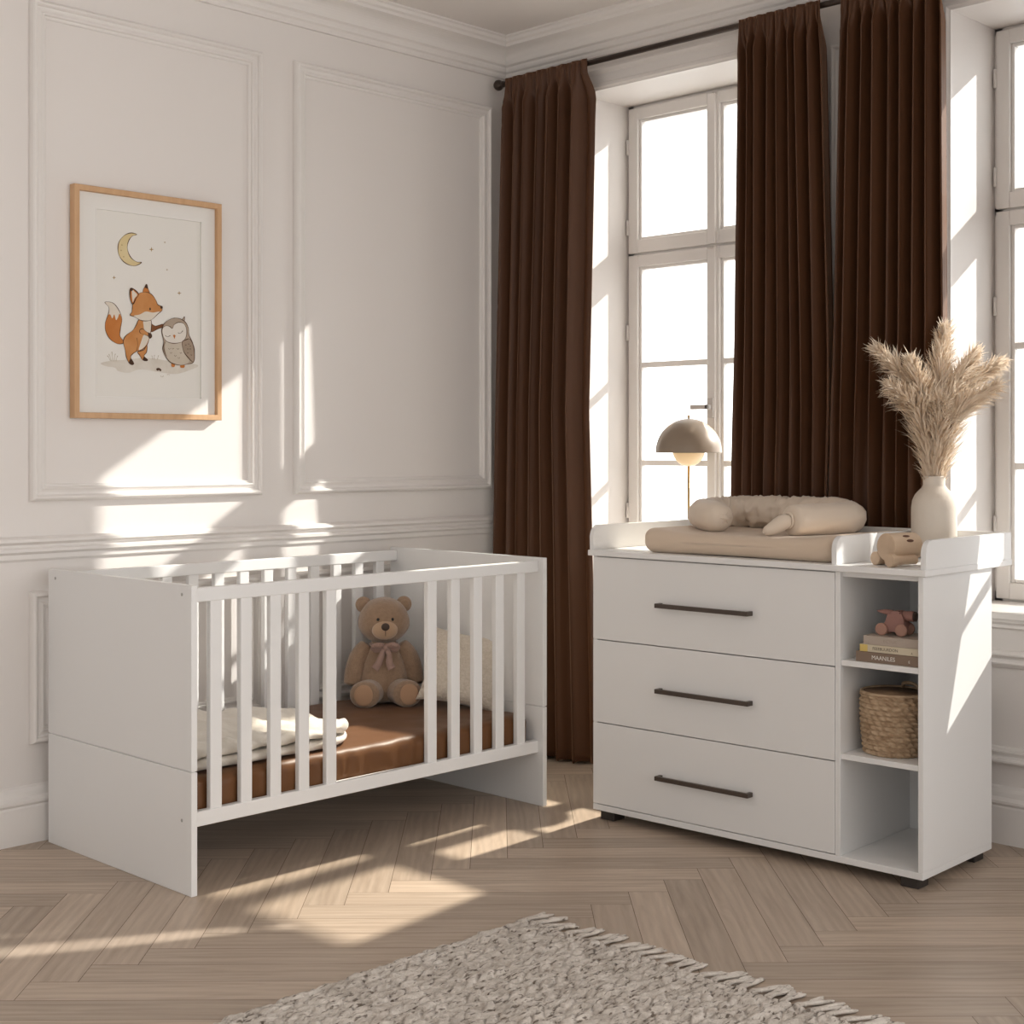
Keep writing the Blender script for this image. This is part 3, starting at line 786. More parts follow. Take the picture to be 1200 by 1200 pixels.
# scatter cushion leaning in the far corner
def cushion():
    n = 46; bm = bmesh.new(); S = .146
    def side(sg):
        G = []
        for i in range(n+1):
            row = []
            for j in range(n+1):
                u, v = -1+2*i/n, -1+2*j/n
                pin = 1-.10*(1-v*v)*(abs(u)**3); pin2 = 1-.10*(1-u*u)*(abs(v)**3)
                h = .050*((1-u**4)*(1-v**4))**.55
                z = sg*(h+.004*noise.noise(Vector((u*3, v*3, sg)))*(1-u*u)*(1-v*v))
                row.append(bm.verts.new((u*S*pin, z, v*S*.92*pin2)))
            G.append(row)
        for i in range(n):
            for j in range(n):
                bm.faces.new((G[i][j], G[i+1][j], G[i+1][j+1], G[i][j+1]))
    side(1); side(-1); bmesh.ops.remove_doubles(bm, verts=bm.verts[:], dist=1e-5)
    o = from_bm('scatter_cushion', bm, M_boucle, None, True)
    return tag(o, 'nubbly cream scatter cushion leaning behind the bars beside the teddy bear', 'cushion')
cu = cushion()
_q = Matrix.Rotation(math.radians(-54), 4, 'Z') @ Matrix.Rotation(math.radians(-26), 4, 'X') @ Matrix.Rotation(math.radians(9), 4, 'Y')
cu.matrix_world = Matrix.Translation((-.721, -.514, .432)) @ _q

# teddy bear (front is -Y in its own space)
def teddy():
    t = empty('teddy_bear', 'sitting beige teddy bear with a dusty pink bow on the brown mattress', 'teddy bear', (0, 0, 0))
    body = bmesh.new()
    prof = [(0, .006), (.045, .004), (.072, .016), (.086, .045), (.0885, .080), (.083, .120), (.073, .155), (.060, .185), (.047, .205), (.040, .222), (.036, .24), (0, .25)]
    pr2 = catmull([(a, b, 0) for a, b in prof], 5, False)
    bm_lathe(body, [(max(0, p.x), p.y) for p in pr2], 44)
    for v in body.verts:
        v.co.y *= .86; v.co += Vector((0, 0, 0)) + .002*noise.noise_vector(v.co*30)
    from_bm('body', body, M_fur, t, True)
    head = bmesh.new(); bm_ell(head, (0, -.004, .290), (.088, .079, .081), u=44, v=30, power=.96, nz=.02, nsc=25)
    for v in head.verts:   # full cheeks
        f = max(0, 1-abs(v.co.z-.265)/.05); v.co.x *= 1+.05*f
    hd = from_bm('head', head, M_fur, t, True)
    for sx in (-1, 1):
        ear = bmesh.new(); bm_ell(ear, (sx*.071, .006, .345), (.0285, .015, .0285), Matrix.Rotation(sx*.35, 3, 'Y'), nz=.02)
        e = from_bm('ear', ear, M_fur, hd, True)
        ell('inner_ear', (sx*.072, -.005, .344), (.019, .007, .019), M_fur, e)
        ell('eye', (sx*.0245, -.0765, .3005), (.0062, .005, .0068), M_eye, hd, u=16, v=10)
    mz_ = bmesh.new(); bm_ell(mz_, (-.001, -.068, .264), (.0455, .033, .035), u=36, v=24, nz=.01)
    mu = from_bm('muzzle', mz_, M_furlight, hd, True)
    ell('nose', (-.001, -.099, .2775), (.0145, .008, .0135), M_nose, mu, u=20, v=12)
    tube('mouth_seam', [(-.001, -.1015, .266), (-.001, -.1025, .256), (-.001, -.1005, .246)], .0009, M_nose, mu, 6)
    for sx in (-1, 1):
        arm = bmesh.new()
        P = catmull([(sx*.058, .004, .198), (sx*.083, .000, .165), (sx*.100, -.004, .115), (sx*.108, -.012, .070)], 8, False)
        n = len(P); R = [.030+.007*math.sin(min(1, i/(n-1)*1.1)*PI*.8) for i in range(n)]
        P = [P[0]+(P[0]-P[1])*2.6, P[0]+(P[0]-P[1])*2.2, P[0]+(P[0]-P[1])*1.2] + P + [P[-1]+(P[-1]-P[-2])*.9, P[-1]+(P[-1]-P[-2])*1.9, P[-1]+(P[-1]-P[-2])*2.6]; R = [.006, .017, .026]+R+[R[-1]*.92, R[-1]*.70, R[-1]*.25]
        bm_tube(arm, P, R, 22)
        from_bm('arm', arm, M_fur, t, True)
        leg = bmesh.new()
        P = catmull([(sx*.045, -.030, .046), (sx*.060, -.075, .047), (sx*.074, -.115, .047)], 7, False)
        R = [.042, .043, .0435, .044, .044, .0445, .045, .045, .0455, .046, .0465, .047, .0475, .0475, .0475][:len(P)]
        P = [P[0]+Vector((0, .03, 0))]+P+[P[-1]+Vector((sx*.003, -.010, 0)), P[-1]+Vector((sx*.004, -.017, 0)), P[-1]+Vector((sx*.004, -.020, 0))]; R = [.02]+R+[.044, .034, .012]
        bm_tube(leg, P, R, 30)
        for v in leg.verts:
            v.co.x = sx*.074+(v.co.x-sx*.074)*(1.0 if v.co.y > -.06 else 1.12)
        lg = from_bm('leg', leg, M_fur, t, True)
        ft = bmesh.new(); bm_ell(ft, (sx*.0785, -.1335, .0475), (.033, .0065, .0365), u=28, v=14); from_bm('foot_pad', ft, M_pad, lg, True)
    # bow
    bow = bmesh.new()
    def ribbon(path, w, nrm=Vector((0, -1, 0))):
        P = catmull(path, 7, False); prev = None
        for i, p in enumerate(P):
            tn = (P[min(i+1, len(P)-1)]-P[max(i-1, 0)]).normalized(); s = tn.cross(Vector((0, 1, 0))).normalized()
            ww = w[0]+(w[1]-w[0])*i/(len(P)-1)
            a = bow.verts.new(p+s*ww+Vector((0, -.002*math.sin(i), 0))); b = bow.verts.new(p-s*ww)
            if prev: bow.faces.new((prev[0], a, b, prev[1]))
            prev = (a, b)
    for sx in (-1, 1):
        ribbon([(0, -.072, .203), (sx*.020, -.090, .214), (sx*.042, -.083, .206), (sx*.034, -.076, .195), (0, -.072, .199)], (.009, .009))
        ribbon([(sx*.002, -.076, .203), (sx*.012, -.084, .180), (sx*(.024 if sx < 0 else .014), -.086, .150), (sx*(.038 if sx < 0 else .022), -.089, .130)], (.007, .0145))
    bw = from_bm('bow', bow, M_bow, t, True); sm = bw.modifiers.new('cloth', 'SOLIDIFY'); sm.thickness = .002
    kn = ell('knot', (0, -.080, .203), (.008, .007, .009), M_bow, bw, u=14, v=10)
    col = bmesh.new(); bm_tube(col, [(.047*math.cos(a), -.004+.062*math.sin(a) if math.sin(a) < 0 else -.004+.045*math.sin(a), .207) for a in [2*PI*i/40 for i in range(41)]], .006, 8, False); from_bm('neck_ribbon', col, M_bow, bw, True)
    return t
bear = teddy()
bear.location = (-.852, -.235, .3015)
bear.rotation_euler = (0, 0, math.atan2(-4.1384+.235, -4.189+.852)+PI/2+math.radians(4))

# ------------------------------------------------------------------ changing dresser 
DR = math.radians(1.742)
DO = Vector((-.6215, -2.1987, 0))
def DW(w, d, z):
    return Vector((DO.x+d*math.cos(DR)-w*math.sin(DR), DO.y+d*math.sin(DR)+w*math.cos(DR), z))
# own axes: local X = depth (away from the viewer), local Y = width towards the corner
dres = empty('changing_dresser', 'white changing dresser with three drawers and an open shelf column', 'dresser', DO, DR)
DWID, DDEP = 1.152, .426
def dbox(name, w0, w1, d0, d1, z0, z1, m=M_lac, par=dres, bev=.0015):
    return box(name, d0, d1, w0, w1, z0, z1, m, par, bev)
dbox('side_panel', 0, .016, 0, DDEP, .050, .852)
dbox('side_panel', DWID-.016, DWID, 0, DDEP, .050, .852)
dbox('divider_panel', .253, .269, .0, DDEP-.012, .050, .852)
dbox('bottom_panel', 0, DWID, -.002, DDEP, .031, .050)
dbox('back_panel', .016, DWID-.016, DDEP-.012, DDEP-.004, .050, .852, bev=0)
dbox('top_panel', .016, DWID-.016, .018, DDEP-.012, .836, .852)
sh1 = dbox('shelf', .016, .253, .006, DDEP-.012, .586, .602)
sh2 = dbox('shelf', .016, .253, .006, DDEP-.012, .322, .338)
for w0, w1 in ((.02, .075), (DWID-.075, DWID-.02)):
    for d0 in (.012, DDEP-.070):
        dbox('foot', w0, w1, d0, d0+.058, 0, .031, M_foot, bev=.003)
for k, (z0, z1) in enumerate(((.5835, .8485), (.3165, .5805), (.0525, .3135))):
    dr = dbox('drawer', .270, DWID-.0005, -.002, .016, z0, z1, M_lac, dres, .0012)
    dbox('drawer_box', .285, DWID-.02, .0165, DDEP-.03, z0+.03, z1-.04, M_lac, dr, 0)
    hz = (.711, .446, .176)[k]
    bm = bmesh.new()
    bm_box(bm, -.030, -.020, .542, .884, hz-.0068, hz+.0068, .001)
    bm_box(bm, -.022, -.0018, .872, .884, hz-.0068, hz+.0068, .001); bm_box(bm, -.022, -.0018, .542, .554, hz-.0068, hz+.0068, .001)
    from_bm('handle', bm, M_bronze, dr)
# changing top with a rounded guard
ctop = dbox('changing_top', -.012, DWID+.014, -.012, .540, .852, .870, bev=.002)
def guard(name, w0, w1, d0, d1, h=.080, r=.035, along='d'):
    z0 = .8698
    pts = [(d0, z0)]
    for i in range(9):
        a = PI-i/8*PI/2; pts.append((d0+r+r*math.cos(a), z0+h-r+r*math.sin(a)))
    pts += [(d1, z0+h), (d1, z0)]
    bm = bmesh.new()
    A = [bm.verts.new((d, w0, z)) for d, z in pts]; B = [bm.verts.new((d, w1, z)) for d, z in pts]
    n = len(pts)
    for i in range(n): bm.faces.new((A[i], A[(i+1) % n], B[(i+1) % n], B[i]))
    fa, fb = bm.faces.new(A), bm.faces.new(B)
    es = [e for e in bm.edges if any(f in (fa, fb) for f in e.link_faces) and not all(f in (fa, fb) for f in e.link_faces)]
    bmesh.ops.bevel(bm, geom=es, offset=.0012, segments=2, affect='EDGES')
    o = from_bm(name, bm, M_lac, ctop); autosmooth(o, 25); return o
guard('guard_board', -.010, .006, -.004, .538)
guard('guard_board', .262, .278, -.004, .523)
guard('guard_board', DWID-.004, DWID+.012, -.004, .538)
dbox('guard_board', .0065, DWID-.0045, 0.5235, .538, .8698, .9498, par=ctop)

def on_dres(o, w, d, z, rz=0):
    o.location = DW(w, d, z); o.rotation_euler = (0, 0, DR+rz); return o

# changing mat
cm = soft_slab('changing_mat', .495, .685, .072, .034, M_matt, None, 44, 60, .003, 5, 0, 0, 6)
for v in cm.data.vertices:      # raised rim at the sides and the far end
    e = max(0, abs(v.co.y)/.3425-.55)/.45
    if v.co.z > .036: v.co.z += .010*e*e - .006*(1-e)
on_dres(cm, .633, .270, .8698)
tag(cm, 'flat beige changing mat on the left part of the dresser top', 'changing mat')

# bolster cushion: a long soft roll bent into a horseshoe
def bolster():
    t = empty('bolster_cushion', 'beige muslin bolster roll curled on the changing mat with a tied end', 'cushion', (0, 0, 0))
    P = catmull([(.735, .140, 0), (.825, .180, .002), (.900, .262, .004), (.925, .365, .002), (.870, .440, .004), (.760, .470, .004), (.650, .478, .004), (.545, .470, .004), (.468, .425, .002), (.445, .335, .001), (.470, .235, 0), (.505, .140, 0)], 16, False)
    P = [Vector((p.y, p.x, p.z)) for p in P]   # local x = depth, y = width
    N = len(P); bm = bmesh.new(); n = 40; rings = []
    arc = [0]
    for a, b in zip(P, P[1:]): arc.append(arc[-1]+(b-a).length)
    Ltot = arc[-1]
    for i, p in enumerate(P):
        tn = (P[min(i+1, N-1)]-P[max(i-1, 0)]).normalized(); sd_ = tn.cross(Vector((0, 0, 1))).normalized(); up = sd_.cross(tn)
        s = arc[i]
        e0 = min(1, s/.050); e1 = min(1, (Ltot-s)/.020)
        R = .052*(math.sqrt(max(0, 1-(1-e0)**2))*.9+.1)*(math.sqrt(max(0, 1-(1-e1)**2))*.45+.55)
        mid = math.exp(-((s-Ltot/2)/(Ltot*.26))**4)
        ring = []
        for k in range(n):
            a = 2*PI*k/n
            g = .028*mid*(.32-abs(noise.noise(Vector((s*24+1.2*math.cos(a), math.cos(a)*.9, math.sin(a)*.9)))))+.014*mid*(.3-abs(noise.noise(Vector((s*58, math.cos(a)*2.2, math.sin(a)*2.2+5)))))
            g += .003*noise.noise(Vector((s*16, 2*math.cos(a), 2*math.sin(a))))
            rr = R+g*min(1, e0)*min(1, e1)
            ring.append(bm.verts.new(p+sd_*math.cos(a)*rr+up*math.sin(a)*rr*.93))
        rings.append(ring)
    for a, b in zip(rings, rings[1:]):
        for k in range(n): bm.faces.new((a[k], a[(k+1) % n], b[(k+1) % n], b[k]))
    bm.faces.new(rings[0]); bm.faces.new(rings[-1])
    from_bm('roll', bm, M_snake, t, True)
    # gathered end with its drawn-up seam and the loose tail at the other end
    p0 = P[0]; tn = (P[0]-P[1]).normalized()
    bm = bmesh.new(); bm_ell(bm, p0+tn*.001, (.010, .010, .010), nz=.3, nsc=200, u=18, v=12)
    for q in range(6):
        a = q/6*2*PI; sd_ = tn.cross(Vector((0, 0, 1))).normalized(); up = sd_.cross(tn)
        dv = sd_*math.cos(a)+up*math.sin(a)
        bm_tube(bm, [p0+tn*.003, p0+tn*.001+dv*.012, p0-tn*.008+dv*.024], [.004, .003, .001], 6)
    from_bm('gathered_end', bm, M_snake, t, True)
    p1 = P[-1]; tn = (P[-1]-P[-2]).normalized(); 
    bm = bmesh.new(); Q = catmull([p1-tn*.004, p1+tn*.020+Vector((0, .004, -.006)), p1+tn*.046+Vector((0, .016, -.024)), p1+tn*.066+Vector((0, .030, -.036))], 8, False)
    m_ = len(Q); bm_tube(bm, Q, [.020*(.62+.55*math.sin(PI*min(1, .12+i/(m_-1)*.95)))*(1 if i < m_-3 else (.8, .55, .2)[i-m_+3]) for i in range(m_)], 18)
    tl = from_bm('tail', bm, M_snake, t, True)
    bm = bmesh.new(); sd_ = tn.cross(Vector((0, 0, 1))).normalized(); up = sd_.cross(tn)
    bm_tube(bm, [p1+tn*.004+(sd_*math.cos(a)+up*math.sin(a))*.0225 for a in [2*PI*i/24 for i in range(25)]], .004, 8, False); from_bm('tie', bm, M_snake, tl, True)
    return t
bo = bolster(); bo.location = DW(0, 0, .9345+.0475); bo.rotation_euler = (0, 0, DR)

# ------------------------------------------------------------------ things on the dresser
VW, VD = .190, .445
vase = lathe('vase', [(0, 0), (.050, 0), (.060, .004), (.0655, .014), (.067, .04), (.067, .150), (.064, .172), (.056, .190), (.044, .203), (.036, .211), (.033, .218), (.033, .240), (.0325, .246), (.029, .246), (.028, .238), (.028, .215), (.034, .205), (.052, .188), (.060, .165), (.061, .03), (0, .02)], M_vase, None, 64)
vase.location = DW(VW, VD, .870)
tag(vase, 'matte cream bottle vase holding pampas on the right part of the dresser top', 'vase')

FV = Vector((math.cos(YAW), math.sin(YAW), 0)); RV = Vector((math.sin(YAW), -math.cos(YAW), 0))
VT = DW(VW, VD, .870+.246)
def pampas(label, tip, start, seed, nst=520, wid=.060, bow=0.0, root=(0, 0)):
    """tip = (right, up, away) from the vase mouth in metres"""
    rg = random.Random(seed)
    base = VT+RV*root[0]+FV*root[1]+Vector((0, 0, -.16)) - (RV*tip[0]+FV*tip[2])*.08
    mouth = VT+RV*root[0]+FV*root[1]
    end = VT+RV*tip[0]+FV*tip[2]+Vector((0, 0, tip[1]))
    side = RV if abs(tip[0]) > .03 else RV*.5
    mid = mouth.lerp(end, .55)+Vector((0, 0, .03))-RV*(tip[0]*bow)
    C = catmull([base, mouth, mid, end], 14, False)
    o = empty('pampas_stem', label, 'pampas grass', mouth, 0, 'pampas stems in the vase')
    rel = [c-mouth for c in C]
    cut = int(len(rel)*.9)
    tube('stalk', rel[:cut], [.0022*(1-.5*i/cut) for i in range(cut)], M_stem, o, 8)
    bm = bmesh.new()
    n = len(rel)
    def at(t):
        x = t*(n-1); i = min(n-2, int(x)); return rel[i].lerp(rel[i+1], x-i), (rel[i+1]-rel[i]).normalized()
    nst = int(nst*2.3)
    for k in range(nst):
        u = rg.random()**.9
        t = start*.62+(1-start*.62)*u
        p, tn = at(min(t, .995))
        a = rg.uniform(0, 2*PI); e1 = tn.orthogonal().normalized(); e2 = tn.cross(e1)
        rad = e1*math.cos(a)+e2*math.sin(a)
        prof = (math.sin(min(1, u*1.6+.12)*PI/2)**.8)*(1-.72*max(0, (u-.45)/.55)**1.3)
        L = (.050+.060*rg.random())*(1.15-.45*u)*(.55+.45*prof)
        w = 1.35*wid*prof*(.25+.85*rg.random())
        L = max(L, w*1.1)
        droop = Vector((0, 0, -1))*rg.uniform(.0, .016)+Vector((rg.uniform(-1, 1), rg.uniform(-1, 1), rg.uniform(-1, 1)))*.010
        q0 = p; q1 = p+tn*L*.42+rad*w*.42; q2 = p+tn*L*.80+rad*w*.80+droop*.4; q3 = p+tn*L*1.06+rad*w*1.05+droop*1.3
        wv = rad.cross(tn).normalized()*(.0014+.0016*rg.random())
        tw = rg.uniform(-.8, .8); wv = (wv*math.cos(tw)+tn.cross(wv)*math.sin(tw))
        pr_v = None
        for q, s in ((q0, .5), (q1, 1.0), (q2, .75), (q3, .10)):
            va, vb = bm.verts.new(q+wv*s), bm.verts.new(q-wv*s)
            if pr_v: bm.faces.new((pr_v[0], va, vb, pr_v[1]))
            pr_v = (va, vb)
    me = bpy.data.meshes.new('plume'); bm.to_mesh(me); bm.free()
    link('plume', me, M_pampas, o, True)
    return o
pampas('pampas stem leaning furthest left over the brown curtain', (-.168, .372, -.02), .33, 11, 620, .052, .25, (-.010, 0))
pampas('short pampas stem bending low to the left of the vase', (-.142, .262, -.08), .30, 12, 520, .050, .2, (-.016, -.006))
pampas('upright pampas stem standing just left of the middle of the bunch', (-.080, .330, -.05), .38, 13, 600, .046, .1, (-.004, -.010))
pampas('tallest pampas stem standing straight up in the middle', (.040, .430, .03), .36, 14, 640, .050, .1, (.004, .008))
pampas('pampas stem tilted right with its tip in front of the bright window', (.122, .360, .02), .34, 15, 640, .050, .2, (.010, .004))
pampas('pampas stem leaning furthest right across the window frame', (.206, .338, .05), .34, 16, 620, .050, .3, (.016, .006))
pampas('low pampas stem arching out to the right of the vase', (.158, .262, -.05), .30, 17, 520, .048, .25, (.014, -.010))
pampas('short pampas stem at the front centre above the vase mouth', (-.012, .215, -.10), .34, 18, 480, .046, .0, (0, -.014))

# wooden roller animal
toy = empty('wooden_animal_toy', 'pale wooden roller animal toy on the dresser top in front of the vase', 'toy')
lathe('body', [(0, 0), (.0365, 0), (.0385, .002), (.0385, .100), (.0365, .102), (0, .102)], M_wood, toy, 48, (0, 0, .0535), 'X', True)
lathe('roller', [(0, 0), (.0175, 0), (.019, .0015), (.019, .030), (.0175, .0315), (.011, .032), (.011, .085), (0, .085)], M_wood, toy, 36, (.0, .046, .019), 'X', True)
lathe('roller', [(0, 0), (.0175, 0), (.019, .0015), (.019, .018), (.0175, .0195), (.0135, .020), (.0135, .095), (0, .095)], M_wood, toy, 36, (-.020, -.034, .019), 'X', True)
bm = bmesh.new()
for a, x0 in ((38, .040), (62, .046)):
    an = math.radians(a); c = Vector((x0+.012, -.0383*math.sin(math.radians(a)), .0535+.0383*math.cos(math.radians(a))))
    bm_ell(bm, c, (.013, .0045, .0020), Matrix.Rotation(math.radians(a), 3, 'X'), u=16, v=8)
from_bm('slot', bm, M_slot, toy, True)
on_dres(toy, .138, .050, .870, math.radians(-20))

# books in the upper compartment
def text_mesh(name, s, size, m, par, loc, rot, width=None):
    cu_ = bpy.data.curves.new(name, 'FONT'); cu_.body = s; cu_.size = size; cu_.extrude = .0001; cu_.align_x = 'CENTER'; cu_.align_y = 'CENTER'
    tmp = bpy.data.objects.new(name, cu_)
    COL.objects.link(tmp); dg = bpy.context.evaluated_depsgraph_get(); dg.update()
    me = bpy.data.meshes.new_from_object(tmp.evaluated_get(dg)); COL.objects.unlink(tmp); bpy.data.objects.remove(tmp)
    if width:
        xs = [v.co.x for v in me.vertices]; k = width/(max(xs)-min(xs))
        for v in me.vertices: v.co.x *= k
    o = link(name, me, m, par); o.location = loc; o.rotation_euler = rot; return o
def book(label, L, Wd, T, cover, w_left, d, z, rz=0):
    """spine on local -x face, length along local y; origin at base centre"""
    b = empty('book', label, 'book', group='books on the upper shelf')
    c = .0022; bm = bmesh.new()
    bm_box(bm, -Wd/2, Wd/2, -L/2, L/2, 0, c, .0006); bm_box(bm, -Wd/2, Wd/2, -L/2, L/2, T-c, T, .0006)
    bm_box(bm, -Wd/2-.0006, -Wd/2+c, -L/2, L/2, 0, T, .0012, 3)
    from_bm('cover', bm, cover, b)
    box('pages', -Wd/2+c, Wd/2-.003, -L/2+.003, L/2-.003, c, T-c, M_page, b, 0)
    on_dres(b, w_left-L/2, d+Wd/2, z, rz); return b
SR = (PI/2, 0, -PI/2)
b1 = book('brown book with white spine lettering, lowest of the three in the dresser', .190, .145, .0285, M_book1, .2135, .018, .602)
text_mesh('spine_title', 'MAANILES', .0165, M_white, b1, (-.0735, .010, .0142), SR, .070)
text_mesh('spine_mark', 'E', .010, M_white, b1, (-.0735, -.068, .0120), SR)
b2 = book('cream book with a yellow spine end, middle of the three in the dresser', .180, .140, .0205, M_book2, .2030, .022, .6306)
box('spine_end', -.0711, -.0700, .066, .0898, .0008, .0197, M_book2y, b2, 0)
text_mesh('spine_title', 'FEEEBUURDON', .0115, M_ink, b2, (-.0709, .012, .0102), SR, .076)
text_mesh('spine_mark', 'A', .008, M_ink, b2, (-.0709, -.068, .0070), SR)
b3 = book('plain greige book lying on top of the other two under the pink toy', .172, .138, .0245, M_book3, .1935, .024, .6512)
text_mesh('spine_title', 'ECTUE', .0115, M_faint, b3, (-.0699, .004, .0122), SR, .040)

# pink animal toy on wheels
pk = empty('toy_animal_on_wheels', 'dusty pink wooden animal toy on wheels standing on the books', 'toy')
bm = bmesh.new()
PB = catmull([(-.024, .018, 0), (-.020, .030, 0), (-.012, .052, 0), (-.002, .0565, 0), (.014, .0565, 0), (.021, .050, 0), (.025, .035, 0), (.026, .016, 0), (.012, .010, 0), (-.012, .010, 0)], 6)
pp = [(p.x, p.y) for p in PB]
A = [bm.verts.new((-.017, -x, z)) for x, z in pp]; B = [bm.verts.new((.017, -x, z)) for x, z in pp]
n = len(pp)
for i in range(n): bm.faces.new((A[i], A[(i+1) % n], B[(i+1) % n], B[i]))
fa, fb = bm.faces.new(A), bm.faces.new(B)
es = [e for e in bm.edges if any(f in (fa, fb) for f in e.link_faces)]
bmesh.ops.bevel(bm, geom=es, offset=.005, segments=3, affect='EDGES')
o = from_bm('body', bm, M_pinktoy, pk); autosmooth(o, 40)
bm = bmesh.new(); bm_tube(bm, [(0, .008, .050), (0, .026, .053), (0, .041, .0535), (0, .046, .054)], [.0085, .006, .0028, .0008], 12); from_bm('tail', bm, M_pinktoy, pk, True)
lathe('head', [(0, 0), (.0105, 0), (.0125, .002), (.0118, .024), (.010, .0265), (0, .0265)], M_pinktoy, pk, 28, (0, -.045, .0460), 'Y', True)
lathe('muzzle', [(0, 0), (.0095, 0), (.0115, .002), (.0115, .006), (0, .006)], M_nose, pk, 28, (0, -.0505, .0460), 'Y', True)
for x in (-.0265, .0185):
    for y in (.026, -.022):
        lathe('wheel', [(0, 0), (.0125, 0), (.0145, .0015), (.0145, .0065), (.0125, .008), (0, .008)], M_pinkwheel, pk, 28, (x, y, .0145), 'X', True)
on_dres(pk, .126, .085, .6757, math.radians(6)); pk.scale = (1.2, 1.2, 1.2)

# woven basket in the middle compartment
def basket():
    t = empty('woven_basket', 'round woven seagrass basket on the middle shelf of the dresser', 'basket')
    nT, nR, nsub = 260, 12, 8; R0, H = .093, .172; bm = bmesh.new(); rings = []
    rows = nR*nsub
    for j in range(rows+1):
        q = j/rows; z = q*H; row = q*nR; f = row-int(row) if j < rows else 1.0
        k = int(min(row, nR-1))
        bul = math.sin(PI*f)
        R = R0*(.93+.10*math.sin(min(1, q*1.25)*PI/2)) - .002*max(0, q-.8)*5
        ring = []
        for i in range(nT):
            a = 2*PI*i/nT
            sk = a*24+(f-.5)*3.0+k*2.3+1.6*noise.noise(Vector((a*3, k*5.1, 0)))
            st = .5+.5*math.sin(sk); st = st**1.5
            rr = R-.008+.0092*bul**.6*(.25+.95*st)+.0016*noise.noise(Vector((a*9, k*3.1, f*2)))
            ring.append(bm.verts.new((rr*math.cos(a), rr*math.sin(a), z+.0008*math.sin(sk))))
        rings.append(ring)
    for a, b in zip(rings, rings[1:]):
        for i in range(nT): bm.faces.new((a[i], a[(i+1) % nT], b[(i+1) % nT], b[i]))
    bm.faces.new(rings[0][::-1])
    from_bm('weave', bm, M_rope, t, True)
    bm = bmesh.new(); bm_lathe(bm, [(0, .006), (R0-.014, .006), (R0-.011, .03), (R0-.008, H-.004), (R0-.001, H+.001)], 80); 
    from_bm('inner_wall', bm, M_basketin, t, True)
    bm = bmesh.new(); bm_tube(bm, [((R0-.002)*math.cos(2*PI*i/80), (R0-.002)*math.sin(2*PI*i/80), H+.0005) for i in range(81)], .0045, 8, False); from_bm('rim', bm, M_rope, t, True)
    bm = bmesh.new()
    for sx in (-1,):
        P = catmull([(R0-.010, sx*.0-.026, H-.035), (R0-.014, -.026, H+.002), (R0-.018, -.014, H+.016), (R0-.018, .014, H+.016), (R0-.014, .026, H+.006), (R0-.010, .026, H-.035)], 7, False)
        bm_tube(bm, P, .005, 10)
    from_bm('handle', bm, M_rope, t, True)
    return t
bk = basket(); on_dres(bk, .1475, .118, .338, math.radians(-6))

# ------------------------------------------------------------------ table lamp on the window sill
lamp = empty('table_lamp', 'taupe dome shade lamp with a thin brass stem on the window sill', 'lamp', (.13, -.831, .704))
lathe('base', [(0, 0), (.075, 0), (.077, .003), (.075, .007), (.020, .011), (.007, .016), (0, .016)], M_brass, lamp, 48)
lathe('stem', [(0, .012), (.0052, .012), (.0052, .455), (0, .455)], M_brass, lamp, 20)
sp = [(.1230, .478), (.1230, .482)]
for i in range(1, 15):
    a = i/14*PI/2; sp.append((.1230*math.cos(a), .482+.124*math.sin(a)))
shp = sp[:-1]+[(0, .606)]
inn = [(max(0, r-.0025), z-(.0025 if i > 1 else 0)) for i, (r, z) in enumerate(shp)]
lathe('shade', shp+[]+[], M_shade, lamp, 72)
lathe('shade_lining', [(r, z) for r, z in inn], mat('shade_lining_paint', (.72, .62, .48), .5), lamp, 72)
gl = [(0, .427)]
for i in range(1, 13):
    a = i/12*PI*.62; gl.append((.060*math.sin(a)*1.0, .487-.060*math.cos(a)))
lathe('bowl', gl, M_opal, lamp, 48)
lathe('knob', [(0, .604), (.004, .604), (.0035, .610), (.006, .613), (.004, .618), (0, .619)], M_brass, lamp, 16)
pld = bpy.data.lights.new('lamp_bulb', 'POINT'); plo = bpy.data.objects.new('lamp_bulb', pld); COL.objects.link(plo)
pld.energy = 5.0; pld.color = (1, .68, .36); pld.shadow_soft_size = .02; plo.parent = lamp; plo.location = (0, 0, .556)

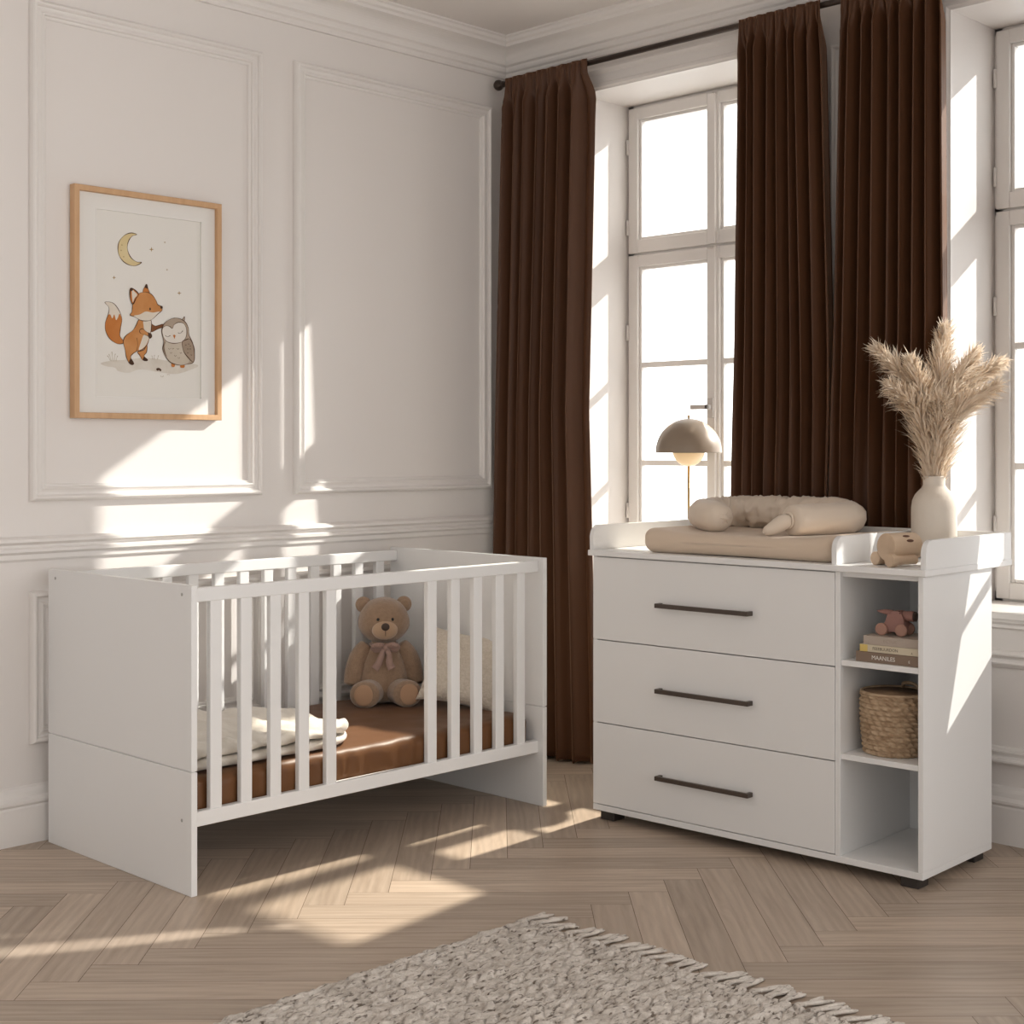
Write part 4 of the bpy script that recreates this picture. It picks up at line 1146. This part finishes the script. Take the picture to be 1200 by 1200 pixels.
# ------------------------------------------------------------------ rug
def rug():
    t = empty('woven_rug', 'chunky woven cream wool rug with tassels on the herringbone floor', 'rug', (-1.557, -1.600, 0))
    LX, LY, st = 1.70, 1.60, .0044
    nx, ny = int(LX/st), int(LY/st); V, Fc = [], []
    rw, sl = .030, .046
    NZ = noise.noise
    for i in range(nx+1):
        for j in range(ny+1):
            x, y = -i*st, -j*st
            r = (y+.010*NZ((x*7, y*7, 0)))/rw; k = math.floor(r); f = r-k
            # every row is a run of slanted, slightly uneven loops; some loops are pulled tighter than others
            dirn = 1 if k % 2 else -1
            s = (x+.020*dirn*(f-.5)*2)/sl+k*.37+.45*NZ((x*14, k*2.7, 4))
            c = math.floor(s); g = s-c
            q = NZ((c*1.73, k*2.31, 7.7)); q2 = NZ((c*2.9, k*1.3, 1.1))
            cut = .10+.16*max(0, q+.2)
            along = min(1, min(g, 1-g)/cut); across = min(1, min(f, 1-f)/(.16+.12*max(0, q2)))
            bump = (along*(2-along))*(across*(2-across))
            h = .0035+.0135*bump*(.8+.5*q)+.0035*NZ((x*70, y*70, 2))+.0030*NZ((x*26, y*26, 5))
            e = min(1, min(i, nx-i, j, ny-j)/2.0); h = .001+max(0, h)*e
            V.append((x+.004*NZ((y*14, 5, 0)), y+.004*NZ((x*14, 9, 0)), h))
    for i in range(nx):
        for j in range(ny):
            a = i*(ny+1)+j; Fc.append((a, a+1, a+ny+2, a+ny+1))
    me = bpy.data.meshes.new('weave'); me.from_pydata(V, [], Fc); me.update()
    w = link('weave', me, M_rug, t, True)
    rg = random.Random(5)
    y = -.012
    while y > -1.5:
        bm = bmesh.new(); L = rg.uniform(.075, .098); dy = rg.uniform(-.030, .014)
        for q in range(6):
            o = rg.uniform(-.008, .008); sp_ = rg.uniform(-.016, .016); ll = L*rg.uniform(.82, 1.05)
            P = catmull([(-.012, o, .009), (.004, o*.7, .0105), (.020, o*.6+dy*.25, .0085+.002*rg.random()), (ll*.6, o*.9+dy*.6+sp_*.4, .0055+.002*rg.random()), (ll, o+dy+sp_, .0038)], 4, False)
            m_ = len(P); bm_tube(bm, P, [.0043 if i < m_-2 else (.0036, .0018)[i-m_+2] for i in range(m_)], 7)
        bm_tube(bm, [(.013+.0, -.006+dy*.2, .008), (.015, 0+dy*.2, .0125), (.013, .006+dy*.2, .008)], .0030, 6)
        tt = from_bm('tassel', bm, M_rug, t, True); tt.location = (0, y, 0)
        y -= rg.uniform(.033, .041)
    return t
rug()
